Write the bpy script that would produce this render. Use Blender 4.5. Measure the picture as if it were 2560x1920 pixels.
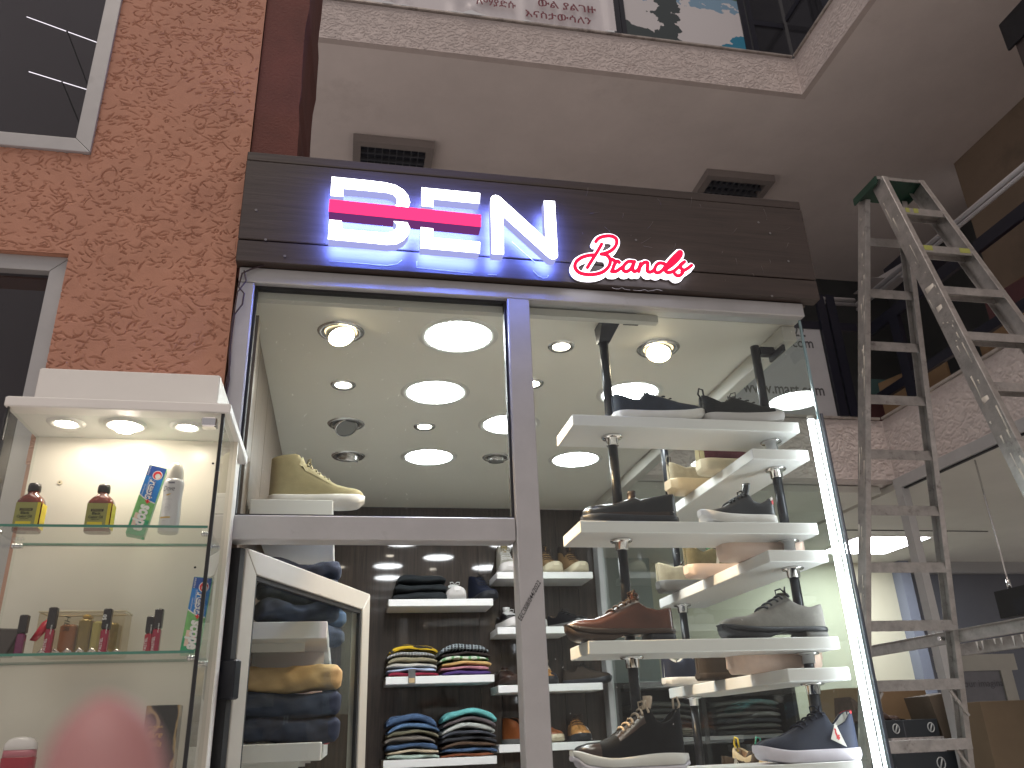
import bpy, bmesh, math, random
import numpy as np
from mathutils import Vector, Matrix
S = bpy.context.scene
for o in list(bpy.data.objects): bpy.data.objects.remove(o)
C = S.collection
R = math.radians
# ------------------------------------------------------------------ camera, world, sun, exposure
FPX, PITCH, YAW, ROLL = 2050.0, R(23.34), R(11.86), R(-2.32)
CAM = np.array([0.0, -2.4, 1.5])
cp, sp, cy, sy = math.cos(PITCH), math.sin(PITCH), math.cos(YAW), math.sin(YAW)
FW = np.array([sy*cp, cy*cp, sp]); RT = np.array([cy, -sy, 0.0]); UP = np.cross(RT, FW)
cr, sr = math.cos(ROLL), math.sin(ROLL)
RT, UP = cr*RT + sr*UP, -sr*RT + cr*UP
cam_d = bpy.data.cameras.new('camera'); cam = bpy.data.objects.new('camera', cam_d); C.objects.link(cam)
M = Matrix(((RT[0], UP[0], -FW[0], CAM[0]), (RT[1], UP[1], -FW[1], CAM[1]), (RT[2], UP[2], -FW[2], CAM[2]), (0, 0, 0, 1)))
cam.matrix_world = M
cam_d.sensor_fit = 'HORIZONTAL'; cam_d.sensor_width = 36.0; cam_d.lens = FPX/2560*36
cam_d.clip_start = 0.02; cam_d.clip_end = 200
cam_d.dof.use_dof = True; cam_d.dof.focus_distance = 2.9; cam_d.dof.aperture_fstop = 9.0
S.camera = cam
W = bpy.data.worlds.new('World'); S.world = W; W.use_nodes = True
nt = W.node_tree
bg = nt.nodes['Background']; sky = nt.nodes.new('ShaderNodeTexSky'); sky.sky_type = 'NISHITA'; sky.sun_disc = False
SUN_EL, SUN_AZ = R(68), R(205)          # azimuth of the sun measured clockwise from +Y
sky.sun_elevation = SUN_EL; sky.sun_rotation = SUN_AZ
nt.links.new(sky.outputs[0], bg.inputs[0]); bg.inputs[1].default_value = 0.002
amb = nt.nodes.new('ShaderNodeBackground'); amb.inputs[0].default_value = (1.0, 0.91, 0.88, 1); amb.inputs[1].default_value = 0.215   # even light of the hall
ads = nt.nodes.new('ShaderNodeAddShader'); nt.links.new(bg.outputs[0], ads.inputs[0]); nt.links.new(amb.outputs[0], ads.inputs[1])
nt.links.new(ads.outputs[0], nt.nodes['World Output'].inputs['Surface'])
sun_d = bpy.data.lights.new('sun', 'SUN'); sun_d.energy = 0.8; sun_d.angle = R(28); sun_d.color = (1.0, 0.86, 0.76)
sun = bpy.data.objects.new('sun', sun_d); C.objects.link(sun)
sd = Vector((math.sin(SUN_AZ)*math.cos(SUN_EL), math.cos(SUN_AZ)*math.cos(SUN_EL), math.sin(SUN_EL)))
sun.rotation_euler = sd.to_track_quat('Z', 'Y').to_euler()
S.view_settings.view_transform = 'Standard'; S.view_settings.look = 'None'
S.view_settings.exposure = 0.75; S.view_settings.gamma = 1.0; S.view_settings.use_curve_mapping = False
S.render.engine = 'CYCLES'
S.cycles.max_bounces = 10; S.cycles.diffuse_bounces = 4; S.cycles.glossy_bounces = 5; S.cycles.transparent_max_bounces = 16
S.cycles.sample_clamp_indirect = 4.0; S.cycles.caustics_reflective = False; S.cycles.caustics_refractive = False
S.cycles.use_denoising = True
# a pixel of the 2560x1920 photograph to a point on a real plane of the place
def ray(x, y): return FW + (x-1280)/FPX*RT - (y-960)/FPX*UP
def PY(x, y, Y=0.0): d = ray(x, y); return CAM + d*(Y-CAM[1])/d[1]
def PX(x, y, X): d = ray(x, y); return CAM + d*(X-CAM[0])/d[0]
def PZ(x, y, Z): d = ray(x, y); return CAM + d*(Z-CAM[2])/d[2]
# ------------------------------------------------------------------ helpers
rng = random.Random(7); nr = np.random.RandomState(5)
class MB:
    def __init__(s): s.v, s.f, s.m, s.sm = [], [], [], []
    def add(s, vs, fs, mi=0, smooth=False):
        b = len(s.v); s.v += [tuple(map(float, v)) for v in vs]
        for f in fs: s.f.append(tuple(b+i for i in f)); s.m.append(mi); s.sm.append(smooth)
        return s
    def box(s, x0, x1, y0, y1, z0, z1, mi=0):
        return s.add([(x0,y0,z0),(x1,y0,z0),(x1,y1,z0),(x0,y1,z0),(x0,y0,z1),(x1,y0,z1),(x1,y1,z1),(x0,y1,z1)],
                     [(0,3,2,1),(4,5,6,7),(0,1,5,4),(1,2,6,5),(2,3,7,6),(3,0,4,7)], mi)
    def hexa(s, p, mi=0):   # eight corners: bottom four counter-clockwise, then top four
        return s.add(p, [(0,3,2,1),(4,5,6,7),(0,1,5,4),(1,2,6,5),(2,3,7,6),(3,0,4,7)], mi)
    def rbox(s, x0, x1, y0, y1, z0, z1, r=0.004, mi=0):   # box with chamfered edges
        r = min(r, (x1-x0)/2.01, (y1-y0)/2.01, (z1-z0)/2.01)
        secs = []
        for z, i in ((z0, r), (z0+r, 0), (z1-r, 0), (z1, r)):
            secs.append([(x0+i+r,y0+i,z),(x1-i-r,y0+i,z),(x1-i,y0+i+r,z),(x1-i,y1-i-r,z),(x1-i-r,y1-i,z),(x0+i+r,y1-i,z),(x0+i,y1-i-r,z),(x0+i,y0+i+r,z)])
        return s.loft(secs, mi, False, True, True, True)
    def loft(s, secs, mi=0, smooth=True, cap0=True, cap1=True, close=True):
        n = len(secs[0]); vs = [p for q in secs for p in q]; fs = []
        for i in range(len(secs)-1):
            for j in range(n if close else n-1):
                k = (j+1) % n; fs.append((i*n+j, i*n+k, (i+1)*n+k, (i+1)*n+j))
        s.add(vs, fs, mi, smooth); b = len(s.v)-len(vs)
        if cap0: s.f.append(tuple(b+j for j in range(n))[::-1]); s.m.append(mi); s.sm.append(False)
        if cap1: s.f.append(tuple(b+(len(secs)-1)*n+j for j in range(n))); s.m.append(mi); s.sm.append(False)
        return s
    def tube(s, pts, r, n=10, mi=0, smooth=True, caps=True):
        P = [Vector(p) for p in pts]; rs = r if isinstance(r, (list, tuple)) else [r]*len(P); secs = []; u = None
        for i, p in enumerate(P):
            t = (P[min(i+1, len(P)-1)]-P[max(i-1, 0)]).normalized()
            if u is None: u = t.orthogonal().normalized()
            u = (u - t*u.dot(t)).normalized(); w = t.cross(u)
            secs.append([p + rs[i]*(math.cos(a)*u+math.sin(a)*w) for a in [2*math.pi*k/n for k in range(n)]])
        return s.loft(secs, mi, smooth, caps, caps)
    def lathe(s, prof, c=(0,0,0), n=24, mi=0, smooth=True, caps=True):
        secs = [[(c[0]+r*math.cos(2*math.pi*k/n), c[1]+r*math.sin(2*math.pi*k/n), c[2]+z) for k in range(n)] for r, z in prof]
        return s.loft(secs, mi, smooth, caps, caps)
    def prism_y(s, poly, y0, y1, mi=0):   # polygon of (x, z), extruded from y0 to y1
        n = len(poly)
        s.add([(x,y0,z) for x,z in poly]+[(x,y1,z) for x,z in poly],
              [tuple(range(n)), tuple(range(2*n-1, n-1, -1))]+[((i+1)%n, i, n+i, n+(i+1)%n) for i in range(n)], mi); return s
    def prism_z(s, poly, z0, z1, mi=0):
        n = len(poly)
        s.add([(x,y,z0) for x,y in poly]+[(x,y,z1) for x,y in poly],
              [tuple(range(n-1,-1,-1)), tuple(range(n, 2*n))]+[(i, (i+1)%n, n+(i+1)%n, n+i) for i in range(n)], mi); return s
    def xf(s, mat, start=0):
        for i in range(start, len(s.v)): s.v[i] = tuple(mat @ Vector(s.v[i]))
        return s
def wloc(o):
    p = Vector((0,0,0))
    while o: p += o.location; o = o.parent
    return p
def setp(o, label=None, cat=None, group=None, kind=None):
    if label: o['label'] = label
    if cat: o['category'] = cat
    if group: o['group'] = group
    if kind: o['kind'] = kind
    return o
def obj(name, mb, mats, parent=None, world=True, label=None, cat=None, group=None, kind=None, bevel=0):
    me = bpy.data.meshes.new(name)
    off = wloc(parent) if (parent and world) else Vector((0,0,0))
    me.from_pydata([(v[0]-off.x, v[1]-off.y, v[2]-off.z) for v in mb.v], [], mb.f)
    for m in (mats if isinstance(mats, (list, tuple)) else [mats]): me.materials.append(m)
    me.polygons.foreach_set('material_index', mb.m); me.polygons.foreach_set('use_smooth', mb.sm)
    me.update()
    bm = bmesh.new(); bm.from_mesh(me); bmesh.ops.recalc_face_normals(bm, faces=bm.faces); bm.to_mesh(me); bm.free()
    o = bpy.data.objects.new(name, me); C.objects.link(o)
    if parent: o.parent = parent
    if bevel:
        b = o.modifiers.new('bevel', 'BEVEL'); b.width = bevel; b.segments = 2; b.limit_method = 'ANGLE'
    return setp(o, label, cat, group, kind)
def thing(name, label, cat, loc=(0,0,0), rotz=0, group=None):
    o = bpy.data.objects.new(name, None); C.objects.link(o); o.location = loc; o.rotation_euler = (0,0,rotz); o.empty_display_size = 0.05
    return setp(o, label, cat, group)
def dup(root, loc, rotz=None, label=None, group=None):
    r = root.copy(); C.objects.link(r); r.location = loc
    if rotz is not None: r.rotation_euler = (0,0,rotz)
    if label: r['label'] = label
    if group: r['group'] = group
    for ch in root.children:
        c = ch.copy(); C.objects.link(c); c.parent = r
        for g in ch.children: d = g.copy(); C.objects.link(d); d.parent = c
    return r
# ------------------------------------------------------------------ materials
MATS = {}
def nod(n, t, **k):
    x = n.nodes.new(t)
    for a, b in k.items(): setattr(x, a, b)
    return x
def mat(name, col, rough=0.5, metal=0.0, var=0.0, vscale=8.0, stretch=(1,1,1), bump=0.0, bscale=60.0, spec=0.5, emit=None, estr=0.0, coat=0.0, dirt=None, dscale=5.0, damt=0.45):
    if name in MATS: return MATS[name]
    m = bpy.data.materials.new(name); m.use_nodes = True; n = m.node_tree; b = n.nodes['Principled BSDF']
    b.inputs['Base Color'].default_value = (*col, 1); b.inputs['Roughness'].default_value = rough; b.inputs['Metallic'].default_value = metal
    b.inputs['Specular IOR Level'].default_value = spec; b.inputs['Coat Weight'].default_value = coat; b.inputs['Coat Roughness'].default_value = 0.12
    if emit: b.inputs['Emission Color'].default_value = (*emit, 1); b.inputs['Emission Strength'].default_value = estr
    if var or bump or dirt:
        tc = nod(n, 'ShaderNodeTexCoord'); mp = nod(n, 'ShaderNodeMapping'); mp.inputs['Scale'].default_value = stretch
        n.links.new(tc.outputs['Object'], mp.inputs[0])
    last = None
    if var:
        nz = nod(n, 'ShaderNodeTexNoise'); nz.inputs['Scale'].default_value = vscale; nz.inputs['Detail'].default_value = 8; nz.inputs['Roughness'].default_value = 0.65
        n.links.new(mp.outputs[0], nz.inputs[0])
        rp = nod(n, 'ShaderNodeValToRGB'); e = rp.color_ramp.elements
        e[0].position = 0.3; e[1].position = 0.72
        e[0].color = (*[c*(1-var) for c in col], 1); e[1].color = (*[min(1, c*(1+var)) for c in col], 1)
        n.links.new(nz.outputs[0], rp.inputs[0]); last = rp.outputs[0]
    if dirt:
        dz = nod(n, 'ShaderNodeTexNoise'); dz.inputs['Scale'].default_value = dscale; dz.inputs['Detail'].default_value = 10; dz.inputs['Roughness'].default_value = 0.7
        n.links.new(tc.outputs['Object'], dz.inputs[0])
        dr = nod(n, 'ShaderNodeValToRGB'); dr.color_ramp.elements[0].position = 1-damt-0.02; dr.color_ramp.elements[1].position = 1-damt+0.12
        n.links.new(dz.outputs[0], dr.inputs[0]); mx = nod(n, 'ShaderNodeMix', data_type='RGBA')
        n.links.new(dr.outputs[0], mx.inputs[0]); mx.inputs[7].default_value = (*dirt, 1)
        if last: n.links.new(last, mx.inputs[6])
        else: mx.inputs[6].default_value = (*col, 1)
        last = mx.outputs[2]
    if last: n.links.new(last, b.inputs['Base Color'])
    if bump:
        bz = nod(n, 'ShaderNodeTexNoise'); bz.inputs['Scale'].default_value = bscale; bz.inputs['Detail'].default_value = 6
        n.links.new(mp.outputs[0], bz.inputs[0]); bp = nod(n, 'ShaderNodeBump'); bp.inputs['Strength'].default_value = bump; bp.inputs['Distance'].default_value = 0.01
        n.links.new(bz.outputs[0], bp.inputs['Height']); n.links.new(bp.outputs[0], b.inputs['Normal'])
    MATS[name] = m; return m
def emis(name, col, s):
    if name in MATS: return MATS[name]
    m = bpy.data.materials.new(name); m.use_nodes = True; n = m.node_tree; n.nodes.clear()
    e = nod(n, 'ShaderNodeEmission'); e.inputs[0].default_value = (*col, 1); e.inputs[1].default_value = s
    o = nod(n, 'ShaderNodeOutputMaterial'); n.links.new(e.outputs[0], o.inputs[0]); MATS[name] = m; return m
def glass(name, tint=(0.93,0.97,0.95), ior=1.5, rough=0.0, haze=0.0, hcol=(0.6,0.62,0.6)):
    if name in MATS: return MATS[name]
    m = bpy.data.materials.new(name); m.use_nodes = True; n = m.node_tree; n.nodes.clear()
    t = nod(n, 'ShaderNodeBsdfTransparent'); t.inputs[0].default_value = (*tint, 1)
    g = nod(n, 'ShaderNodeBsdfGlossy'); g.inputs['Roughness'].default_value = rough
    ge = nod(n, 'ShaderNodeNewGeometry'); io = nod(n, 'ShaderNodeMapRange'); io.inputs[3].default_value = ior; io.inputs[4].default_value = 1/ior; n.links.new(ge.outputs['Backfacing'], io.inputs[0])
    fr = nod(n, 'ShaderNodeFresnel'); n.links.new(io.outputs[0], fr.inputs[0])   # same reflectance on both faces of a thin pane
    bk = nod(n, 'ShaderNodeMath', operation='SUBTRACT'); bk.inputs[0].default_value = 1; n.links.new(ge.outputs['Backfacing'], bk.inputs[1])   # one reflection per pane
    fm = nod(n, 'ShaderNodeMath', operation='MULTIPLY'); n.links.new(fr.outputs[0], fm.inputs[0]); n.links.new(bk.outputs[0], fm.inputs[1])
    mx = nod(n, 'ShaderNodeMixShader'); n.links.new(fm.outputs[0], mx.inputs[0]); n.links.new(t.outputs[0], mx.inputs[1]); n.links.new(g.outputs[0], mx.inputs[2])
    last = mx.outputs[0]
    if haze:   # a film of dust on the pane, in smears
        d = nod(n, 'ShaderNodeBsdfDiffuse'); d.inputs[0].default_value = (*hcol, 1)
        tc = nod(n, 'ShaderNodeTexCoord'); nz = nod(n, 'ShaderNodeTexNoise'); nz.inputs['Scale'].default_value = 3.5; nz.inputs['Detail'].default_value = 9; nz.inputs['Roughness'].default_value = 0.7
        n.links.new(tc.outputs['Object'], nz.inputs[0]); mr = nod(n, 'ShaderNodeMapRange'); mr.inputs[1].default_value = 0.4; mr.inputs[2].default_value = 0.8; mr.inputs[3].default_value = haze*0.3; mr.inputs[4].default_value = haze*2
        n.links.new(nz.outputs[0], mr.inputs[0]); m2 = nod(n, 'ShaderNodeMixShader')
        n.links.new(mr.outputs[0], m2.inputs[0]); n.links.new(last, m2.inputs[1]); n.links.new(d.outputs[0], m2.inputs[2]); last = m2.outputs[0]
    o = nod(n, 'ShaderNodeOutputMaterial'); n.links.new(last, o.inputs[0]); MATS[name] = m; return m
def wood(name, c1, c2, axis='x', rough=0.45, coat=0.0, scale=1.0, bump=0.25):   # long grain along an axis
    if name in MATS: return MATS[name]
    st = {'x': (1.2, 22, 22), 'y': (22, 1.2, 22), 'z': (22, 22, 1.2)}[axis]
    m = mat(name, c1, rough, coat=coat); n = m.node_tree; b = n.nodes['Principled BSDF']
    tc = nod(n, 'ShaderNodeTexCoord'); mp = nod(n, 'ShaderNodeMapping'); mp.inputs['Scale'].default_value = [q*scale for q in st]
    n.links.new(tc.outputs['Object'], mp.inputs[0])
    oi = nod(n, 'ShaderNodeObjectInfo'); ad = nod(n, 'ShaderNodeVectorMath', operation='ADD'); n.links.new(mp.outputs[0], ad.inputs[0])
    sc = nod(n, 'ShaderNodeVectorMath', operation='SCALE'); sc.inputs[0].default_value = (13, 29, 17); n.links.new(oi.outputs['Random'], sc.inputs['Scale']); n.links.new(sc.outputs[0], ad.inputs[1])
    nz = nod(n, 'ShaderNodeTexNoise'); nz.inputs['Scale'].default_value = 2.2; nz.inputs['Detail'].default_value = 9; nz.inputs['Roughness'].default_value = 0.66; nz.inputs['Distortion'].default_value = 0.6
    n.links.new(ad.outputs[0], nz.inputs[0]); rp = nod(n, 'ShaderNodeValToRGB'); e = rp.color_ramp.elements; e[0].position = 0.33; e[1].position = 0.7
    e[0].color = (*c1, 1); e[1].color = (*c2, 1); n.links.new(nz.outputs[0], rp.inputs[0]); n.links.new(rp.outputs[0], b.inputs['Base Color'])
    bp = nod(n, 'ShaderNodeBump'); bp.inputs['Strength'].default_value = bump; bp.inputs['Distance'].default_value = 0.004; n.links.new(nz.outputs[0], bp.inputs['Height']); n.links.new(bp.outputs[0], b.inputs['Normal'])
    return m
alu = mat('aluminium_grey', (0.45,0.45,0.455), 0.42, 0.25, var=0.08, vscale=6, bump=0.03, bscale=200, dirt=(0.3,0.29,0.29), damt=0.36)
alu_cream = mat('aluminium_cream', (0.5,0.485,0.44), 0.42, 0.1, var=0.05, dirt=(0.4,0.37,0.32), damt=0.34)
alu_lad = mat('ladder_aluminium', (0.44,0.42,0.405), 0.36, 0.6, var=0.25, vscale=14, bump=0.12, bscale=90, dirt=(0.2,0.18,0.17), dscale=11, damt=0.4)
chrome = mat('chrome', (0.75,0.75,0.76), 0.12, 1.0)
blackm = mat('black_metal', (0.02,0.022,0.028), 0.32, 0.3, var=0.2, vscale=20)
rubber = mat('black_rubber', (0.015,0.016,0.018), 0.6)
white = mat('white_laminate', (0.78,0.78,0.77), 0.35, var=0.03, vscale=4, dirt=(0.6,0.57,0.5), dscale=4, damt=0.33)
whitep = mat('white_paint', (0.8,0.79,0.76), 0.5, var=0.03, vscale=5, dirt=(0.55,0.52,0.48), dscale=7, damt=0.34)
cream_ceil = mat('ceiling_cream', (0.7,0.68,0.61), 0.6, var=0.03, vscale=3, bump=0.02, bscale=30)
warm_panel = mat('display_panel', (0.72,0.68,0.6), 0.3, var=0.03, vscale=3, dirt=(0.6,0.52,0.4), dscale=6, damt=0.36)
stucco_o = mat('stucco_orange', (0.47,0.23,0.155), 0.75, var=0.1, vscale=5, bump=0.16, bscale=200, dirt=(0.39,0.185,0.125), dscale=4, damt=0.42)
maroon = mat('maroon_render', (0.13,0.04,0.032), 0.8, var=0.2, vscale=7, bump=0.3, bscale=120)
stucco_p = mat('stucco_pink', (0.6,0.53,0.51), 0.8, var=0.1, vscale=6, bump=0.2, bscale=140, dirt=(0.48,0.41,0.39), dscale=3, damt=0.4)
soffit_m = mat('soffit_paint', (0.76,0.70,0.68), 0.75, var=0.08, vscale=1.2, bump=0.06, bscale=60, dirt=(0.66,0.60,0.58), dscale=0.9, damt=0.4)
ledge_m = mat('ledge_metal', (0.42,0.38,0.35), 0.45, 0.3, var=0.25, vscale=9, dirt=(0.16,0.13,0.12), dscale=6, damt=0.45)
board_w = wood('sign_wood', (0.03,0.021,0.018), (0.055,0.039,0.033), 'x', 0.5)
back_w = wood('back_wall_wood', (0.016,0.011,0.008), (0.055,0.038,0.028), 'z', 0.5, coat=0.7, bump=0.03); back_w.node_tree.nodes['Principled BSDF'].inputs['Coat Roughness'].default_value = 0.045; back_w.node_tree.nodes['Principled BSDF'].inputs['Specular IOR Level'].default_value = 0.2
left_w = wood('left_wall_wood', (0.09,0.062,0.042), (0.17,0.122,0.085), 'z', 0.4)
g_front = glass('shop_glass', (0.96,0.985,0.97), haze=0.003)
g_side = glass('side_glass', (0.92,0.97,0.955), haze=0.006)
g_cab = glass('cabinet_glass', (0.975,0.99,0.98), haze=0.008, hcol=(0.7,0.66,0.6))
g_edge = mat('glass_edge_green', (0.05,0.22,0.16), 0.15, coat=1.0); c_edge = mat('glass_edge_blue', (0.2,0.3,0.33), 0.15, coat=1.0)
g_dark = glass('dark_window_glass', (0.5,0.5,0.53), haze=0.015, hcol=(0.3,0.3,0.32))
# ------------------------------------------------------------------ text as flat mesh
_dg = None
def text(name, body, h, m, parent, origin, ux, uz, fit=None, ext=0.0006, align='LEFT', label=None, shear=0.0, kind=None, bold=0.0):
    """flat lettering; origin = lower-left of the baseline, ux along the text, uz upwards; fit = width in metres"""
    cu = bpy.data.curves.new(name, 'FONT'); cu.body = body; cu.size = 1.0; cu.resolution_u = 3; cu.align_x = align; cu.shear = shear; cu.offset = bold
    t = bpy.data.objects.new(name, cu); C.objects.link(t); bpy.context.view_layer.update()
    me = bpy.data.meshes.new_from_object(t.evaluated_get(bpy.context.evaluated_depsgraph_get())); bpy.data.objects.remove(t)
    vs = [v.co.copy() for v in me.vertices]; fs = [tuple(p.vertices) for p in me.polygons]
    if not vs: return None
    x0, x1 = min(v.x for v in vs), max(v.x for v in vs); y1 = max(v.y for v in vs)
    s = h/max(y1, 1e-6) if h else 1; sx = (fit/(x1-x0)) if fit else s
    if not h: s = sx
    ux, uz, og = Vector(ux).normalized(), Vector(uz).normalized(), Vector(origin)
    nrm = ux.cross(uz)
    mb = MB(); mb.add([og + ux*((v.x-x0)*sx) + uz*(v.y*s) + nrm*ext for v in vs], fs)
    bpy.data.meshes.remove(me)
    return obj(name, mb, m, parent, label=label, kind=kind)
# ------------------------------------------------------------------ shapes from a distance field (script lettering, emblems)
def sdf_mesh(lines, r, y0, y1, mi=0, step=0.0022):
    """union of round strokes given as (x, z) polylines; r = radius (or per line); prism from y0 (front) to y1 (back)"""
    P = np.array([p for l in lines for p in l]); rm = max(r) if isinstance(r, list) else r
    x0, z0 = P.min(0)-rm*1.3; x1, z1 = P.max(0)+rm*1.3
    nx, nz = int((x1-x0)/step)+2, int((z1-z0)/step)+2
    X, Z = np.meshgrid(x0+np.arange(nx)*step, z0+np.arange(nz)*step, indexing='ij'); D = np.full(X.shape, 9.0)
    for k, l in enumerate(lines):
        rr = r[k] if isinstance(r, list) else r
        for a, b in zip(l[:-1], l[1:]):
            ax, az = a; dx, dz = b[0]-ax, b[1]-az; t = np.clip(((X-ax)*dx+(Z-az)*dz)/(dx*dx+dz*dz+1e-12), 0, 1)
            D = np.minimum(D, np.hypot(X-ax-t*dx, Z-az-t*dz)-rr)
    mb = MB(); idx = {}; vs = []; fs = []; edges = []
    def gv(i, j): return ((x0+i*step, z0+j*step), D[i, j])
    def vid(key, pos):
        if key not in idx: idx[key] = len(vs); vs.append(pos)
        return idx[key]
    act = np.argwhere((np.minimum.reduce([D[:-1,:-1], D[1:,:-1], D[1:,1:], D[:-1,1:]]) < 0))
    for i, j in act:
        cs = [(i,j),(i+1,j),(i+1,j+1),(i,j+1)]; poly = []; cut = []
        for q in range(4):
            a, b = cs[q], cs[(q+1)%4]; (pa, da), (pb, db) = gv(*a), gv(*b)
            if da < 0: poly.append(vid(('c',)+tuple(map(int, a)), pa))
            if (da < 0) != (db < 0):
                t = da/(da-db); k = ('e',)+tuple(sorted((tuple(map(int, a)), tuple(map(int, b)))))
                v = vid(k, (pa[0]+t*(pb[0]-pa[0]), pa[1]+t*(pb[1]-pa[1]))); poly.append(v); cut.append((v, da < 0))
        if len(poly) >= 3: fs.append(poly)
        if len(cut) == 2: edges.append((cut[0][0], cut[1][0]))
    n = len(vs)
    mb.add([(x, y0, z) for x, z in vs]+[(x, y1, z) for x, z in vs], [tuple(f) for f in fs]+[tuple(n+q for q in f[::-1]) for f in fs]+[(a, b, n+b, n+a) for a, b in edges], mi)
    return mb
# ------------------------------------------------------------------ grooved render as real relief
def stucco_grid(name, m, parent, o, ux, uz, w, h, cell, n_grooves, glen, gw, depth, nrm, holes=(), seed=1, label=None):
    """grid on origin o with axes ux, uz; worm grooves cut depth metres deep along -nrm"""
    r = np.random.RandomState(seed); nx, nz = int(w/cell)+1, int(h/cell)+1; H = np.zeros((nx, nz), np.float32)
    for g in range(n_grooves):
        x, z = r.rand()*w, r.rand()*h; a = r.normal(0, 0.55)+(math.pi if r.rand() < .5 else 0); L = glen*(0.25+r.gamma(1.6, 0.55)); k = r.normal(0, 1.0)/glen*0.7
        if r.rand() < 0.12: a = r.rand()*6.3; k *= 3
        ww = gw*(0.5+r.rand()*0.8); dd = depth*(0.4+0.6*r.rand()); st = max(2, int(L/(cell*0.8))); rad = int(ww/cell)+1
        for q in range(st):
            t = (q+0.5)/st; fade = math.sin(math.pi*min(1, max(0, t)))**0.5
            i, j = x/cell, z/cell; i0, i1, j0, j1 = int(i)-rad, int(i)+rad+2, int(j)-rad, int(j)+rad+2
            if i0 >= 0 and j0 >= 0 and i1 < nx and j1 < nz:
                I, J = np.ogrid[i0:i1, j0:j1]; d = np.sqrt((I-i)**2+(J-j)**2)*cell/ww
                H[i0:i1, j0:j1] = np.maximum(H[i0:i1, j0:j1], dd*fade*np.clip(1.25-1.25*d*d, 0, 1))
            x += math.cos(a)*L/st; z += math.sin(a)*L/st; a += k*L/st
    lump = r.rand(nx//10+3, nz//10+3); gi, gj = np.arange(nx)/10, np.arange(nz)/10
    fi, fj = (gi % 1)[:, None], (gj % 1)[None, :]; A, B = gi.astype(int), gj.astype(int)
    lv = lump[A][:, B]*(1-fi)*(1-fj)+lump[A+1][:, B]*fi*(1-fj)+lump[A][:, B+1]*(1-fi)*fj+lump[A+1][:, B+1]*fi*fj
    H = -H + (lv*0.0016).astype(np.float32)
    ux, uz, nn, o = [np.array(q, float) for q in (ux, uz, nrm, o)]
    U, V = np.meshgrid(np.arange(nx)*w/(nx-1), np.arange(nz)*h/(nz-1), indexing='ij')
    P = o + U[..., None]*ux + V[..., None]*uz + H[..., None]*nn
    off = np.array(wloc(parent)) if parent else 0
    co = (P-off).reshape(-1, 3).astype(np.float32)
    I, J = np.meshgrid(np.arange(nx-1), np.arange(nz-1), indexing='ij')
    keep = np.ones(I.shape, bool)
    for (a0, a1, b0, b1) in holes:
        u, v = (I+.5)*w/(nx-1), (J+.5)*h/(nz-1); keep &= ~((u > a0) & (u < a1) & (v > b0) & (v < b1))
    I, J = I[keep], J[keep]; F = np.stack([I*nz+J, (I+1)*nz+J, (I+1)*nz+J+1, I*nz+J+1], 1).astype(np.int32)
    me = bpy.data.meshes.new(name); me.vertices.add(len(co)); me.vertices.foreach_set('co', co.ravel())
    me.loops.add(F.size); me.loops.foreach_set('vertex_index', F.ravel()); me.polygons.add(len(F))
    me.polygons.foreach_set('loop_start', np.arange(0, F.size, 4, dtype=np.int32)); me.polygons.foreach_set('loop_total', np.full(len(F), 4, np.int32))
    me.polygons.foreach_set('use_smooth', np.ones(len(F), bool)); me.update(calc_edges=True); me.materials.append(m)
    ob = bpy.data.objects.new(name, me); C.objects.link(ob)
    if parent: ob.parent = parent
    return setp(ob, label)
def frame_xz(x0, x1, z0, z1, wd, y0, y1):
    """four mitred members of a frame in the XZ plane"""
    out = []
    for a in (((x0,z0),(x1,z0),(x1-wd,z0+wd),(x0+wd,z0+wd)), ((x1,z0),(x1,z1),(x1-wd,z1-wd),(x1-wd,z0+wd)),
              ((x1,z1),(x0,z1),(x0+wd,z1-wd),(x1-wd,z1-wd)), ((x0,z1),(x0,z0),(x0+wd,z0+wd),(x0+wd,z1-wd))):
        c = np.mean(np.array(a), 0); out.append(MB().prism_y([tuple(c+(np.array(p)-c)*0.9985) for p in a], y0, y1))
    return out
# ================================================================== the large structure
floor_m = mat('floor_tile', (0.74,0.7,0.68), 0.3, var=0.1, vscale=2)
obj('floor', MB().box(-9,14,-12,12,-0.3,0), floor_m, kind='structure')
dark_wall = mat('dark_green_wall', (0.055,0.06,0.062), 0.7, var=0.15, vscale=2)
brown_wall = mat('brown_wall', (0.25,0.19,0.14), 0.75, var=0.12, vscale=1.5, dirt=(0.19,0.145,0.11), dscale=1.2)
# --- upper floor slab: soffit at 6.97 m, edge beam with rough pink render
ZU, ZL, BX, BY = 6.97, 3.18, 4.03, 2.95
def L_slab(name, z0, z1, x_l, m, y_near=-3.2, x_r=6.2, y_far=8.2, inset=0.06):
    return obj(name, MB().prism_z([(x_l,BY+inset),(BX+inset,BY+inset),(BX+inset,y_near),(x_r+1.5,y_near),(x_r+1.5,y_far),(x_l,y_far)], z0, z1), m, kind='structure')
L_slab('ceiling', ZU, ZU+0.42, -3.0, soffit_m)
L_slab('mezzanine_slab', ZL, ZL+0.45, 1.72, soffit_m)
obj('back_wall', MB().box(-3,7.7,6.1,6.3,ZL+0.45,ZU), dark_wall, label='dark far wall above the shop, under the upper ceiling', cat='wall')
obj('brown_wall', MB().box(6.2,6.4,-3.2,3.66,ZL+0.46,ZU-0.003), brown_wall, label='brown plastered side wall beyond the stepladder', cat='wall')
obj('green_wall', MB().box(7.0,7.2,3.66,6.1,ZL+0.46,ZU-0.003), dark_wall, label='dark greenish recess wall right of the brown wall corner', cat='wall')
bm_u = thing('balcony_beam', 'upper balcony edge beam in pinkish worm-grooved render under the banner', 'beam', (1.8,BY,ZU))
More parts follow.
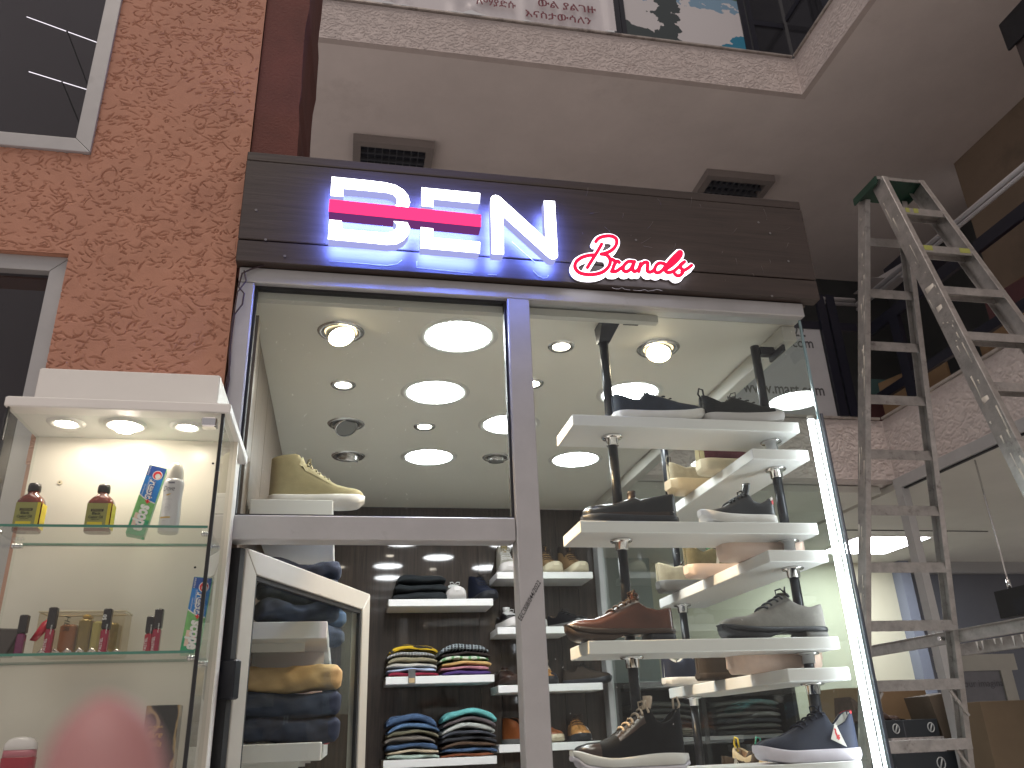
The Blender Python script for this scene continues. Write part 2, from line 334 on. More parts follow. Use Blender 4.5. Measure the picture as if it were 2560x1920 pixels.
obj('beam_core', MB().box(-0.75,BX+0.002,BY+0.003,BY+0.058,ZU-0.002,ZU+0.44), stucco_p, bm_u)
obj('beam_core', MB().box(BX+0.003,BX+0.058,-3.2,BY+0.058,ZU-0.0025,ZU+0.43), stucco_p, bm_u)
stucco_grid('render_face', stucco_p, bm_u, (-0.75,BY,ZU-0.002), (1,0,0), (0,0,1), 4.78, 0.44, 0.005, 3400, 0.04, 0.0055, 0.011, (0,-1,0), seed=3)
stucco_grid('render_face', stucco_p, bm_u, (BX,BY,ZU-0.002), (0,-1,0), (0,0,1), 3.2, 0.44, 0.006, 2200, 0.04, 0.006, 0.011, (-1,0,0), seed=4)
obj('ledge', MB().box(-0.75,BX-0.025,BY-0.022,BY+0.05,ZU+0.442,ZU+0.462), ledge_m, bm_u, bevel=0.003)
obj('ledge', MB().box(BX-0.022,BX+0.05,-0.3,BY-0.024,ZU+0.442,ZU+0.462), ledge_m, bm_u, bevel=0.003)
bm_l = thing('balcony_beam', 'lower balcony edge beam in pinkish render behind the stepladder', 'beam', (3.2,BY,ZL))
YL = BY-0.06
obj('beam_core', MB().box(1.72,BX+0.002,YL+0.004,BY+0.058,ZL-0.003,ZL+0.47), stucco_p, bm_l)
obj('beam_core', MB().box(BX+0.004,BX+0.058,-3.2,BY+0.058,ZL-0.0035,ZL+0.468), stucco_p, bm_l)
stucco_grid('render_face', stucco_p, bm_l, (1.72,YL,ZL-0.003), (1,0,0), (0,0,1), 2.31, 0.473, 0.005, 2000, 0.035, 0.0055, 0.010, (0,-1,0), seed=6)
stucco_grid('render_face', stucco_p, bm_l, (BX,BY-0.06,ZL-0.003), (0,-1,0), (0,0,1), 3.6, 0.473, 0.006, 2600, 0.035, 0.006, 0.010, (-1,0,0), seed=7)
obj('ledge', MB().box(1.72,BX-0.025,YL-0.022,BY+0.04,ZL+0.472,ZL+0.492), ledge_m, bm_l, bevel=0.003)
obj('ledge', MB().box(BX-0.022,BX+0.05,-3.0,YL-0.024,ZL+0.472,ZL+0.492), ledge_m, bm_l, bevel=0.003)
# --- orange rendered wall with two windows, and the maroon column beside it
sw = thing('stucco_wall', 'orange worm-grooved render wall with two grey aluminium windows', 'wall', (-0.9,0,0))
WX0, WX1, WZ0, WZ1 = -1.42, -0.388, 2.25, 4.35
U0, L1 = 3.322, 2.936     # sill of the upper window, head of the lower window
stucco_grid('render_face', stucco_o, sw, (WX0,0,WZ0), (1,0,0), (0,0,1), WX1-WX0, WZ1-WZ0, 0.0020, 5200, 0.021, 0.0027, 0.006, (0,-1,0),
            holes=((0,-0.886-WX0,U0-WZ0,9),(0,-0.89-WX0,0,L1-WZ0)), seed=2)
obj('wall_body', MB().box(WX1-0.5,WX1-0.0015,0.004,0.25,0,4.9).box(-1.9,WX1-0.5,0.004,0.25,L1,U0).box(-1.9,WX1-0.5,0.004,0.25,0,1.4), stucco_o, sw)
obj('wall_body', MB().box(-1.9,WX0-0.001,0.0,0.003,0,4.9), stucco_o, sw)
obj('room_back', MB().box(-2.2,-0.42,0.9,0.95,1.0,5.2), mat('dark_room', (0.3,0.29,0.3), 0.8), sw)
for (x0, x1, z0, z1, yy, lb) in ((-1.75,-0.886,U0,4.75,-0.012,'upper'), (-1.75,-0.891,1.45,L1,0.02,'lower')):
    wp = obj('window', MB().box(x0+0.05,x1-0.05,yy+0.03,yy+0.034,z0+0.05,z1-0.05), g_dark, sw, label='dark %s window pane in a grey aluminium frame' % lb)
    for mbk in frame_xz(x0, x1, z0, z1, 0.052, yy, yy+0.05): obj('window_frame', mbk, alu, wp, bevel=0.002)
tl = emis('reflection_white', (1,0.93,0.9), 3.2)
for k, (a, b) in enumerate((((67,42),(248,108)), ((72,179),(221,225)))):   # emissive rods added behind the pane for tube reflections on the glass
    p, q = PY(*a, 0.5), PY(*b, 0.5); t = thing('tube_reflection', 'glowing rod added for a tube light reflection in the upper window, %s of two' % ('higher','lower')[k], 'lamp', tuple(p), group='tube reflections in the upper window')
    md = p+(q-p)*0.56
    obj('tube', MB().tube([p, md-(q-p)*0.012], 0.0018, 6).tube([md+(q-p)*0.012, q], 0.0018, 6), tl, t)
    obj('bracket', MB().tube([md-(q-p)*0.012, md+(q-p)*0.012], 0.003, 6).tube([md, md+np.array([0,0.38,0])], 0.003, 6), blackm, t)  # holder of the added glowing rods
mc = thing('column', 'smooth maroon column between the orange wall and the balcony', 'column', (-0.31,0.05,0))
secs = []
rr = random.Random(4)
for i in range(60):    # the right arris is ragged
    z = 2.9+i*0.08; j = rr.uniform(-0.006,0.006); secs.append([(-0.386,0.01,z),(-0.235+j,0.012,z),(-0.222+j,0.5,z),(-0.386,0.5,z)])
obj('shaft', MB().loft(secs, smooth=False), maroon, mc)
# --- shop box: floor, ceiling, back and side walls
ZC = 2.87; SX0, SX1, SYB = -0.345, 1.60, 2.72
obj('shop_ceiling', MB().box(SX0,SX1,0.06,SYB,ZC,ZC+0.05), cream_ceil, kind='structure')
obj('shop_roof', MB().box(SX0,SX1+0.02,0.0,SYB+0.05,ZC+0.051,ZC+0.1), mat('roof_board', (0.1,0.09,0.08), 0.8), kind='structure')
bw = thing('back_wall', 'dark glossy plank wall at the back of the shop', 'wall', (0.7,SYB,0))
obj('wall_core', MB().box(SX0,SX1,SYB+0.012,SYB+0.04,0,ZC), mat('joint_dark', (0.01,0.008,0.007), 0.7), bw)
xs = [-0.34]
while xs[-1] < SX1-0.02: xs.append(min(SX1, xs[-1]+0.128))
for a, b in zip(xs[:-1], xs[1:]): obj('plank', MB().box(a+0.001,b-0.001,SYB+rng.uniform(-0.0015,0.001),SYB+0.0115,0,ZC-0.002), back_w, bw)
lw = thing('side_wall', 'brown wood panel wall along the left inside of the shop', 'wall', (-0.34,1.3,0))
for k in range(7): obj('panel', MB().box(SX0-0.02,SX0+rng.uniform(0,0.001),0.07+k*0.38,0.07+(k+1)*0.38-0.0025,0,ZC-0.003), left_w, lw)
obj('front_strip', MB().box(SX0+0.002,-0.312,0.06,0.11,0,2.79), left_w, lw)
# --- sign board of planks
sb = thing('sign_board', 'dark stained wooden fascia board carrying the illuminated lettering', 'sign board', (0.62,-0.05,2.93))
for (z0, z1, y) in ((3.322,3.358,-0.046), (3.008,3.318,-0.05), (2.925,3.004,-0.0485)):
    obj('plank', MB().rbox(-0.387,1.655,y,0.0,z0,z1,0.0025), board_w, sb)
for (x, y) in [(640,525),(664,599),(712,640),(1896,556),(1925,583),(1971,653),(1930,740),(1590,600)]:
    p = PY(x, y, -0.0505); obj('screw', MB().lathe([(0.0045,0),(0.0045,0.001)], (0,0,0), 10).xf(Matrix.Translation(p) @ Matrix.Rotation(R(90),4,'X')), mat('screw_steel', (0.2,0.19,0.19), 0.4, 0.6), sb)
scr = MB()
for k in range(26):
    x, z = rng.uniform(0.75,1.6), rng.uniform(2.95,3.33); a = rng.gauss(1.4,0.6); l = rng.uniform(0.005,0.05)
    scr.tube([(x,-0.0505,z),(x+0.5*l*math.cos(a)+0.002,-0.0507,z+0.5*l*math.sin(a)),(x+l*math.cos(a),-0.0505,z+l*math.sin(a))], 0.0006, 4)
for k in range(9):   # frayed strips along the top edge
    x = rng.uniform(0.2,1.5); scr.tube([(x+q*0.03,-0.03,3.359+0.003*math.sin(q*1.7+k)) for q in range(6)], 0.0011, 4)
obj('scratches', scr, mat('scratch_grey', (0.16,0.14,0.135), 0.7), sb, kind='stuff')
# ================================================================== aluminium shop front
sf = thing('shop_front', 'grey aluminium framed glass shop front under the sign board', 'shop front', (0.6,0,0))
FY0, FY1 = -0.018, 0.055
obj('head_rail', MB().rbox(-0.376,1.6,FY0,FY1,2.868,2.922,0.003), alu, sf)
obj('jamb', MB().rbox(-0.376,-0.326,FY0,FY1,0,2.866,0.003), alu, sf)
obj('mullion', MB().rbox(0.496,0.571,FY0-0.003,FY1,0,2.866,0.003), alu, sf)
obj('transom', MB().rbox(-0.324,0.494,FY0,FY1,2.04,2.11,0.003), alu, sf)
gk = MB()
for (x0, x1, z0, z1) in ((-0.3255,0.4955,2.1105,2.8675),):
    w = 0.008
    gk.box(x0,x1,0.004,0.03,z1-w,z1).box(x0,x1,0.004,0.03,z0,z0+w).box(x0,x0+w,0.004,0.03,z0+w,z1-w).box(x1-w,x1,0.004,0.03,z0+w,z1-w)
obj('gasket', gk, rubber, sf)
obj('glass_pane', MB().box(-0.318,0.488,0.014,0.019,2.118,2.86), g_front, sf)
obj('glass_pane', MB().box(0.572,1.588,0.010,0.015,0.35,2.867), g_front, sf)
obj('side_glass', MB().box(1.588,1.594,0.0165,2.68,0.35,2.80), g_side, sf)
obj('corner_edge', MB().box(1.5885,1.596,0.0085,0.0158,0.35,2.866), c_edge, sf)
obj('side_rail', MB().rbox(1.545,1.6,0.06,2.70,2.805,2.868,0.003), alu_cream, sf)
obj('side_rail', MB().rbox(1.56,1.6,2.60,2.70,0,2.80,0.003), alu, sf)
obj('bottom_rail', MB().rbox(0.573,1.6,FY0,FY1,0.2,0.34,0.003), alu, sf)
obj('corner_trim', MB().tube([(1.606,0.012,0.34),(1.606,0.012,2.5)], 0.0055, 8), mat('trim_slate',(0.05,0.06,0.08),0.4), sf)
for k in range(2): obj('light_stop', MB().box(-0.32 if k == 0 else 0.575, 0.49 if k == 0 else 1.05, 0.03, 0.058, 2.835, 2.862), alu_cream, sf)
ds = MB(); r2 = random.Random(11)
for k in range(150):   # specks of dirt and paint on the panes
    if r2.random() < 0.75: x, z = r2.uniform(-0.3,0.47), r2.uniform(2.13,2.84); y = 0.0135
    else: x, z = r2.uniform(0.6,1.57), r2.uniform(1.4,2.85); y = 0.0095
    a = r2.random()*3.1; l = r2.uniform(0.0008,0.003)*(2.2 if r2.random() < .12 else 1); w = 0.0007*r2.uniform(0.7,1.6)
    c, s_ = math.cos(a), math.sin(a)
    ds.add([(x-c*l-s_*w,y,z-s_*l+c*w),(x-c*l+s_*w,y,z-s_*l-c*w),(x+c*l+s_*w*.4,y,z+s_*l-c*w*.4),(x+c*l-s_*w*.4,y,z+s_*l+c*w*.4)], [(0,1,2,3)])
obj('dust_specks', ds, mat('speck', (0.75,0.75,0.72), 0.8), sf, kind='stuff')
ink = mat('marker_ink', (0.01,0.01,0.012), 0.6)
p0, p1 = PY(1303,1553,FY0-0.0035), PY(1353,1456,FY0-0.0035); u = Vector(p1-p0); u.y = 0
text('handwriting', 'EEC008/044/2022', 0.0135, ink, sf, p0, u, u.cross(Vector((0,-1,0))) * -1 if False else Vector((-u.z,0,u.x)), fit=u.length, shear=0.25, bold=0.004)
# cables hanging down the left jamb
cb = MB(); nrand = random.Random(3)
cb.tube([(-0.30,-0.03,2.925),(-0.335,-0.03,2.91),(-0.365,-0.03,2.89),(-0.372,-0.03,2.84),(-0.352,-0.035,2.815),(-0.354,-0.035,2.775),(-0.375,-0.03,2.74),(-0.378,-0.03,2.62),(-0.37,-0.03,2.52),(-0.377,-0.03,2.42),(-0.374,-0.03,2.3)], 0.0028, 6)
cb.tube([(-0.36,-0.03,2.9),(-0.35,-0.035,2.86),(-0.372,-0.033,2.82),(-0.38,-0.03,2.7),(-0.372,-0.03,2.57),(-0.381,-0.03,2.45),(-0.372,-0.03,2.33)], 0.0024, 6)
obj('cable', cb, mat('cable_dark', (0.05,0.03,0.04), 0.6), label='dark twisted cables hanging down the shop jamb beside the orange wall', cat='cable')
# open glass door, hinged at the left jamb and swung into the shop
dr = thing('door', 'cream aluminium glass door standing open into the shop', 'door', (-0.30,0.03,0), math.atan2(0.82,0.375))
dl, dz0, dz1, fw = 0.90, 0.02, 2.025, 0.066
def dpart(n, mb, m, **k): return obj(n, mb, m, dr, world=False, **k)
for (a) in (((0,dz1),(dl,dz1),(dl-fw,dz1-fw),(fw,dz1-fw)), ((dl,dz1),(dl,dz0),(dl-fw,dz0+fw),(dl-fw,dz1-fw)), ((0,dz0),(0,dz1),(fw,dz1-fw),(fw,dz0+fw)), ((0,dz0),(dl,dz0),(dl-fw,dz0+fw),(fw,dz0+fw))):
    c = np.mean(np.array(a), 0); dpart('door_frame', MB().prism_y([tuple(c+(np.array(p)-c)*0.9985) for p in a], -0.022, 0.022), alu_cream, bevel=0.003)
gd = MB().box(fw,dl-fw,-0.016,-0.004,dz1-fw-0.014,dz1-fw).box(dl-fw-0.014,dl-fw,-0.016,-0.004,dz0+fw,dz1-fw-0.015).box(fw,fw+0.014,-0.016,-0.004,dz0+fw,dz1-fw-0.015)
dpart('gasket', gd, rubber)
dpart('door_glass', MB().box(fw,dl-fw,-0.003,0.003,dz0+fw,dz1-fw), g_front)
dpart('hinge', MB().rbox(-0.035,-0.002,-0.04,0.01,1.62,1.72,0.004), blackm)
dpart('hinge_strip', MB().box(-0.028,-0.004,-0.02,0.02,0.02,2.02), rubber)
# ================================================================== lamps
lamp_w = emis('lamp_cool', (0.95,0.98,1.0), 34.0)
lamp_y = emis('lamp_warm', (1.0,0.80,0.52), 30.0)
lamp_n = emis('lamp_neutral', (1.0,0.9,0.75), 26.0)
rim_m = mat('lamp_rim', (0.62,0.61,0.57), 0.35, 0.2)
rim_s = mat('lamp_rim_steel', (0.55,0.54,0.52), 0.25, 0.9)
def downlight(x, y, r, m, label, z=ZC, ring=0.026, rim=None, grp='ceiling downlights inside the shop', cat='downlight'):
    t = thing('downlight', label, cat, (x,y,z), 0, grp)
    obj('rim', MB().lathe([(r+ring,0),(r+ring*0.7,-0.006),(r,-0.004),(r-0.001,-0.0005)], (x,y,z), 36, caps=False), rim or rim_m, t)
    obj('diffuser', MB().lathe([(r-0.002,-0.001),(r-0.003,-0.0025)], (x,y,z), 36), m, t)
    return t
for (x, y, lb) in ((0.37,0.292,'big round white ceiling light nearest the front glass on the left pane'), (0.342,0.83,'big round white ceiling light second from the front, left pane'),
                   (0.40,1.70,'big round white ceiling light farthest back in the left pane'), (0.73,1.182,'big round white ceiling light half hidden by the mullion'),
                   (1.19,0.757,'big round white ceiling light behind the navy sneaker on the top shelf'), (1.19,1.68,'big round white ceiling light right of the mullion, farthest back')):
    downlight(x, y, 0.122, lamp_w, lb)
for (x, y, lb) in ((-0.045,0.79,'small warm spot light under the first tilted lamp'), (0.772,0.331,'small spot light right of the mullion, near the front'),
                   (0.335,1.25,'small spot light between two big round lights'), (0.735,0.695,'small spot light cut by the mullion edge')):
    downlight(x, y, 0.034, lamp_n, lb, ring=0.018, rim=rim_s)
def gimbal(x, y, r, tilt, az, lit, label, aim=None, watts=0):
    t = thing('gimbal_lamp', label, 'downlight', (x,y,ZC), 0, 'ceiling downlights inside the shop')
    obj('rim', MB().lathe([(r+0.024,0),(r+0.018,-0.006),(r,-0.004),(r-0.002,0.0)], (x,y,ZC), 36, caps=False), rim_s, t)
    obj('recess', MB().lathe([(r-0.002,-0.001),(r-0.004,-0.0015)], (x,y,ZC), 32), emis('recess_glow', (1.0,0.75,0.42), 1.6) if lit else mat('recess_dark', (0.03,0.03,0.03), 0.5), t)
    mtx = Matrix.Translation((x,y,ZC-0.012)) @ Matrix.Rotation(az,4,'Z') @ Matrix.Rotation(tilt,4,'X')
    q = MB().lathe([(r*0.8,0.03),(r*0.86,0.0),(r*0.86,-0.012),(r*0.78,-0.012)], (0,0,0), 28, caps=False); q.xf(mtx); obj('housing', q, rim_s if not lit else rim_m, t)
    q = MB().lathe([(r*0.775,-0.006),(r*0.775,-0.010)], (0,0,0), 28); q.xf(mtx); obj('bulb', q, lamp_y if lit else mat('dead_bulb', (0.2,0.2,0.19), 0.35, 0.4), t)
    if aim: lo = spot(x, y, aim, watts); lo.parent = t; lo.location -= t.location
def spot(x, y, aim, watts):
    ld_ = bpy.data.lights.new('spot_beam', 'SPOT'); ld_.energy = watts; ld_.color = (1.0,0.66,0.34); ld_.spot_size = R(46); ld_.spot_blend = 0.5; ld_.shadow_soft_size = 0.03
    lo = bpy.data.objects.new('spot_beam', ld_); C.objects.link(lo); lo.location = (x,y,ZC-0.03); lo.rotation_euler = (Vector((x,y,ZC-0.03))-Vector(aim)).to_track_quat('Z','Y').to_euler()
    return lo
gimbal(-0.055,0.305,0.06,R(-25),R(38),True,'lit warm tilting lamp at the front left of the shop ceiling', (1.0,0.3,1.9), 110)
gimbal(1.156,0.308,0.06,R(-25),R(-38),True,'lit warm tilting lamp right of the first display pole', (-0.1,0.9,1.75), 40)
gimbal(-0.03,1.25,0.062,R(-30),R(30),False,'unlit tilting lamp with a grey bulb, left side of the shop ceiling')
gimbal(-0.015,1.72,0.062,R(20),R(30),False,'unlit tilting lamp farthest back on the left of the ceiling')
gimbal(0.755,1.68,0.05,R(3),R(0),False,'unlit flat lamp beside the mullion at the back')
# vertical light tube at the glass corner
lt = thing('light_tube', 'tall vertical glowing white tube at the right glass corner of the shop', 'light tube', (1.57,0.03,0.4))
obj('tube', MB().tube([(1.573,0.032,0.36),(1.573,0.032,2.483)], 0.0105, 14), emis('tube_cool', (0.9,0.95,1.0), 17.0), lt)
obj('end_cap', MB().lathe([(0.012,0),(0.012,0.012)], (1.573,0.032,2.484), 12), mat('cap_white', (0.6,0.6,0.6), 0.4), lt)
# ceiling troffers on the upper soffit
def troffer(x0, x1, y0, y1, label):
    t = thing('ceiling_light', label, 'ceiling light', ((x0+x1)/2,(y0+y1)/2,ZU), 0, 'square louvre lights on the upper ceiling')
    w = 0.075; z0, z1 = ZU-0.09, ZU-0.002
    for a in ((x0,x1,y0,y0+w),(x0,x1,y1-w,y1),(x0,x0+w,y0+w+.001,y1-w-.001),(x1-w,x1,y0+w+.001,y1-w-.001)): obj('casing', MB().box(*a,z0,z1), mat('casing_grey', (0.3,0.27,0.26), 0.5, 0.2), t)
    obj('reflector', MB().box(x0+w,x1-w,y0+w,y1-w,z1-0.012,z1-0.002), mat('reflector', (0.09,0.1,0.13), 0.3, 0.5), t)
    lv = MB()
    for k in range(1, 9): x = x0+w+(x1-x0-2*w)*k/9; lv.box(x-0.004,x+0.004,y0+w,y1-w,z0+0.012,z0+0.05)
    for k in range(1, 5): y = y0+w+(y1-y0-2*w)*k/5; lv.box(x0+w,x1-w,y-0.005,y+0.005,z0+0.005,z0+0.049)
    obj('louvre', lv, mat('louvre', (0.2,0.21,0.24), 0.3, 0.6), t)
troffer(-0.11,0.68,4.11,4.78,'square louvre ceiling light above the letters, left of two')
troffer(3.575,4.35,4.12,4.80,'dark square louvre ceiling light above the right end of the sign board')
# ================================================================== illuminated letters
Lw = emis('letter_face', (0.93,0.95,1.0), 5.0); Lside = emis('letter_side', (0.42,0.44,0.85), 0.55); Lback = emis('letter_halo', (0.14,0.22,1.0), 62.0)
Lred = emis('letter_red', (1.0,0.03,0.13), 1.3); Lredside = emis('letter_red_side', (0.4,0.1,0.45), 0.22)
YF, YB = -0.125, -0.086
bs = thing('illuminated_sign', 'large white lit letters reading BEN with a pink bar across', 'illuminated sign', (0.3,-0.05,3.03))
def px2(poly): return [(float(PY(x, y, YF)[0]), float(PY(x, y, YF)[2])) for x, y in poly]
def letter(nm, poly, face=Lw, side=Lside, y0=YF):
    pz = px2(poly); n = len(pz); m = MB()
    m.add([(x,y0,z) for x, z in pz], [tuple(range(n))], 0)
    m.add([(x,y0,z) for x, z in pz]+[(x,YB,z) for x, z in pz], [((i+1)%n, i, n+i, n+(i+1)%n) for i in range(n)], 1)
    m.add([(x,YB,z) for x, z in pz], [tuple(range(n))[::-1]], 2)
    return obj(nm, m, [face, side, Lback], bs)
letter('letter_B_top', [(829.5,441.8),(930,452),(965,456.5),(990,463),(1008,474),(1020,488),(1025,506),(1019,524),(984,521),(992,509),(993,498),(984,487),(968,482),(930,478),(858.5,471.6),(858.5,491.6),(826.6,489)])
letter('letter_B_bottom', [(823.7,549.4),(854,551.8),(854.7,573),(930,579.5),(967,582.7),(982,579),(992,569),(991,560),(984,553),(1018,556),(1025,569.7),(1021,586),(1010,600),(992,610),(967,612),(930,608),(820,598)])
letter('letter_E_top', [(1054,468.7),(1200,483),(1199,509),(1084,498),(1082.7,517.6),(1054,514.7)])
letter('letter_E_bottom', [(1052,568),(1082.7,571.5),(1082.7,594),(1200,605),(1199,632.8),(1051,620)])
letter('letter_N', [(1231,490),(1238,487.5),(1246,489),(1252,494),(1364,596),(1360,501.5),(1387,503),(1394.5,640),(1391,646),(1382,648.5),(1373,645),(1258,541),(1259.5,636),(1230,634.5),(1226.5,496)])
letter('letter_bar', [(823.7,503),(1201.3,542),(1201,572.6),(821.7,534.4)], Lred, Lredside, YF-0.012)
def thin_line(pts): obj('pale_outline', MB().tube([PY(x, y, -0.0508) for x, y in pts], 0.0007, 4), mat('outline_pale', (0.55,0.55,0.6), 0.8), sb)   # thin pale lines on the board below the letters
thin_line([(822,652),(900,658),(965,664),(992,660),(1005,650)]); thin_line([(1042,653),(1042,669),(1110,676),(1182,683)]); thin_line([(1220,686),(1242,687)])
thin_line([(1333,677),(1345,689),(1358,695),(1368,694),(1371,688)]); thin_line([(1280,604),(1310,632),(1338,656)])
thin_line([(1530,719),(1538,722),(1546,723),(1554,719),(1562,723),(1576,725)]); thin_line([(1583,725),(1600,727),(1612,724),(1620,728),(1634,726),(1642,723),(1656,727)])
br = thing('illuminated_sign', 'small red script lettering reading Brands with a white glowing edge', 'illuminated sign', (1.05,-0.05,2.99))
def q7(L): return [tuple(PY(1280+x/3.456, 480+y/3.456, -0.085)[[0,2]]) for x, y in L]
def smooth(L, n=3):
    P = [np.array(p, float) for p in L]; out = []
    for i in range(len(P)-1):
        a, b, c, d = P[max(0,i-1)], P[i], P[i+1], P[min(len(P)-1,i+2)]
        for k in range(n):
            t = k/n; out.append(tuple(0.5*((2*b)+(c-a)*t+(2*a-5*b+4*c-d)*t*t+(-a+3*b-3*c+d)*t**3)))
    return out+[tuple(P[-1])]
SC = [[(722,432),(750,402),(800,386),(860,386),(900,412),(898,460),(862,505),(805,533),(768,540)], [(768,540),(815,548),(845,585),(838,640),(790,690),(720,714),(640,716),(575,698),(543,655),(552,608),(600,570),(660,552),(705,548)],
      [(772,455),(735,520),(690,590),(650,655)], [(862,585),(888,605),(876,650),(858,690)], [(876,640),(905,602),(925,612)], [(858,690),(895,690),(930,668),(955,650)],
      [(1048,606),(1005,604),(968,634),(958,674),(982,692),(1020,672),(1052,612)], [(1056,606),(1040,660),(1052,690),(1085,676),(1108,630)], [(1108,622),(1094,690)], [(1098,660),(1135,615),(1168,614),(1168,655),(1170,690),(1200,694),(1232,670)],
      [(1312,622),(1268,618),(1236,650),(1232,690),(1262,702),(1300,676),(1330,630)], [(1440,520),(1398,560),(1356,606),(1326,650),(1324,686),(1350,700),(1392,690)], [(1440,520),(1458,522),(1456,555),(1424,596),(1376,638),(1338,664)], [(1448,535),(1400,585),(1352,635)], [(1392,690),(1440,650),(1487,607)], [(1487,607),(1452,632),(1452,655),(1475,682),(1462,715),(1428,728),(1405,712)], [(1465,690),(1508,668),(1548,638)]]
SCm = [q7(smooth(l)) for l in SC]
obj('backing', sdf_mesh(SCm, 0.0118, -0.085, -0.058), [emis('script_edge', (0.93,0.9,1.0), 2.1)], br)
obj('backing_side', sdf_mesh(SCm, 0.0116, -0.0575, -0.0505, step=0.003), [mat('script_side', (0.22,0.19,0.185), 0.5)], br)
obj('script', sdf_mesh(SCm, 0.0062, -0.0905, -0.0852, step=0.0016), [emis('script_red', (0.85,0.012,0.055), 0.95)], br)
# ================================================================== display shelving in the window
du = thing('display_rack', 'floor to ceiling black pole rack with white shelves in the shop window', 'display rack', (1.1,0.15,0))
LV = [2.48, 2.121, 1.757, 1.40]; LS = [2.378, 2.03, 1.665, 1.305]; TH = 0.038
for k, z in enumerate(LV): obj('shelf', MB().rbox(0.715,1.535,0.05,0.268,z-TH,z,0.002), white, du)
for k, z in enumerate(LS): obj('shelf', MB().rbox(1.342,1.552,0.05,1.06,z-TH,z,0.002), white, du)
P1, P2, P3 = (0.88,0.15), (1.475,0.15), (1.40,0.95)
def collar(p, z):
    return MB().lathe([(0.036,0),(0.038,-0.004),(0.034,-0.008),(0.022,-0.010),(0.021,-0.034),(0.018,-0.035)], (p[0],p[1],z), 24)
for p, ztop in ((P1,2.845),(P2,2.82),(P3,2.868)):
    segs = [z for z in (LV if p != P3 else LS)] if p != P2 else sorted(LV+LS, reverse=True)
    cur = ztop
    for z in segs:
        if cur > z+0.002: obj('pole', MB().tube([(p[0],p[1],cur),(p[0],p[1],z)], 0.0165, 16), blackm, du)
        obj('collar', collar(p, z-TH), chrome, du); cur = z-TH-0.03
    obj('pole', MB().tube([(p[0],p[1],cur),(p[0],p[1],0.0)], 0.0165, 16), blackm, du)
obj('bracket', MB().hexa([(0.86,0.135,2.80),(0.90,0.135,2.80),(0.90,0.165,2.80),(0.86,0.165,2.80),(0.855,0.06,2.862),(0.93,0.06,2.862),(0.93,0.165,2.862),(0.855,0.165,2.862)]).box(0.93,0.985,0.06,0.066,2.835,2.868), blackm, du)
obj('bracket', MB().box(1.49,1.55,0.135,0.165,2.785,2.815).box(1.535,1.545,0.06,0.165,2.765,2.79), blackm, du)
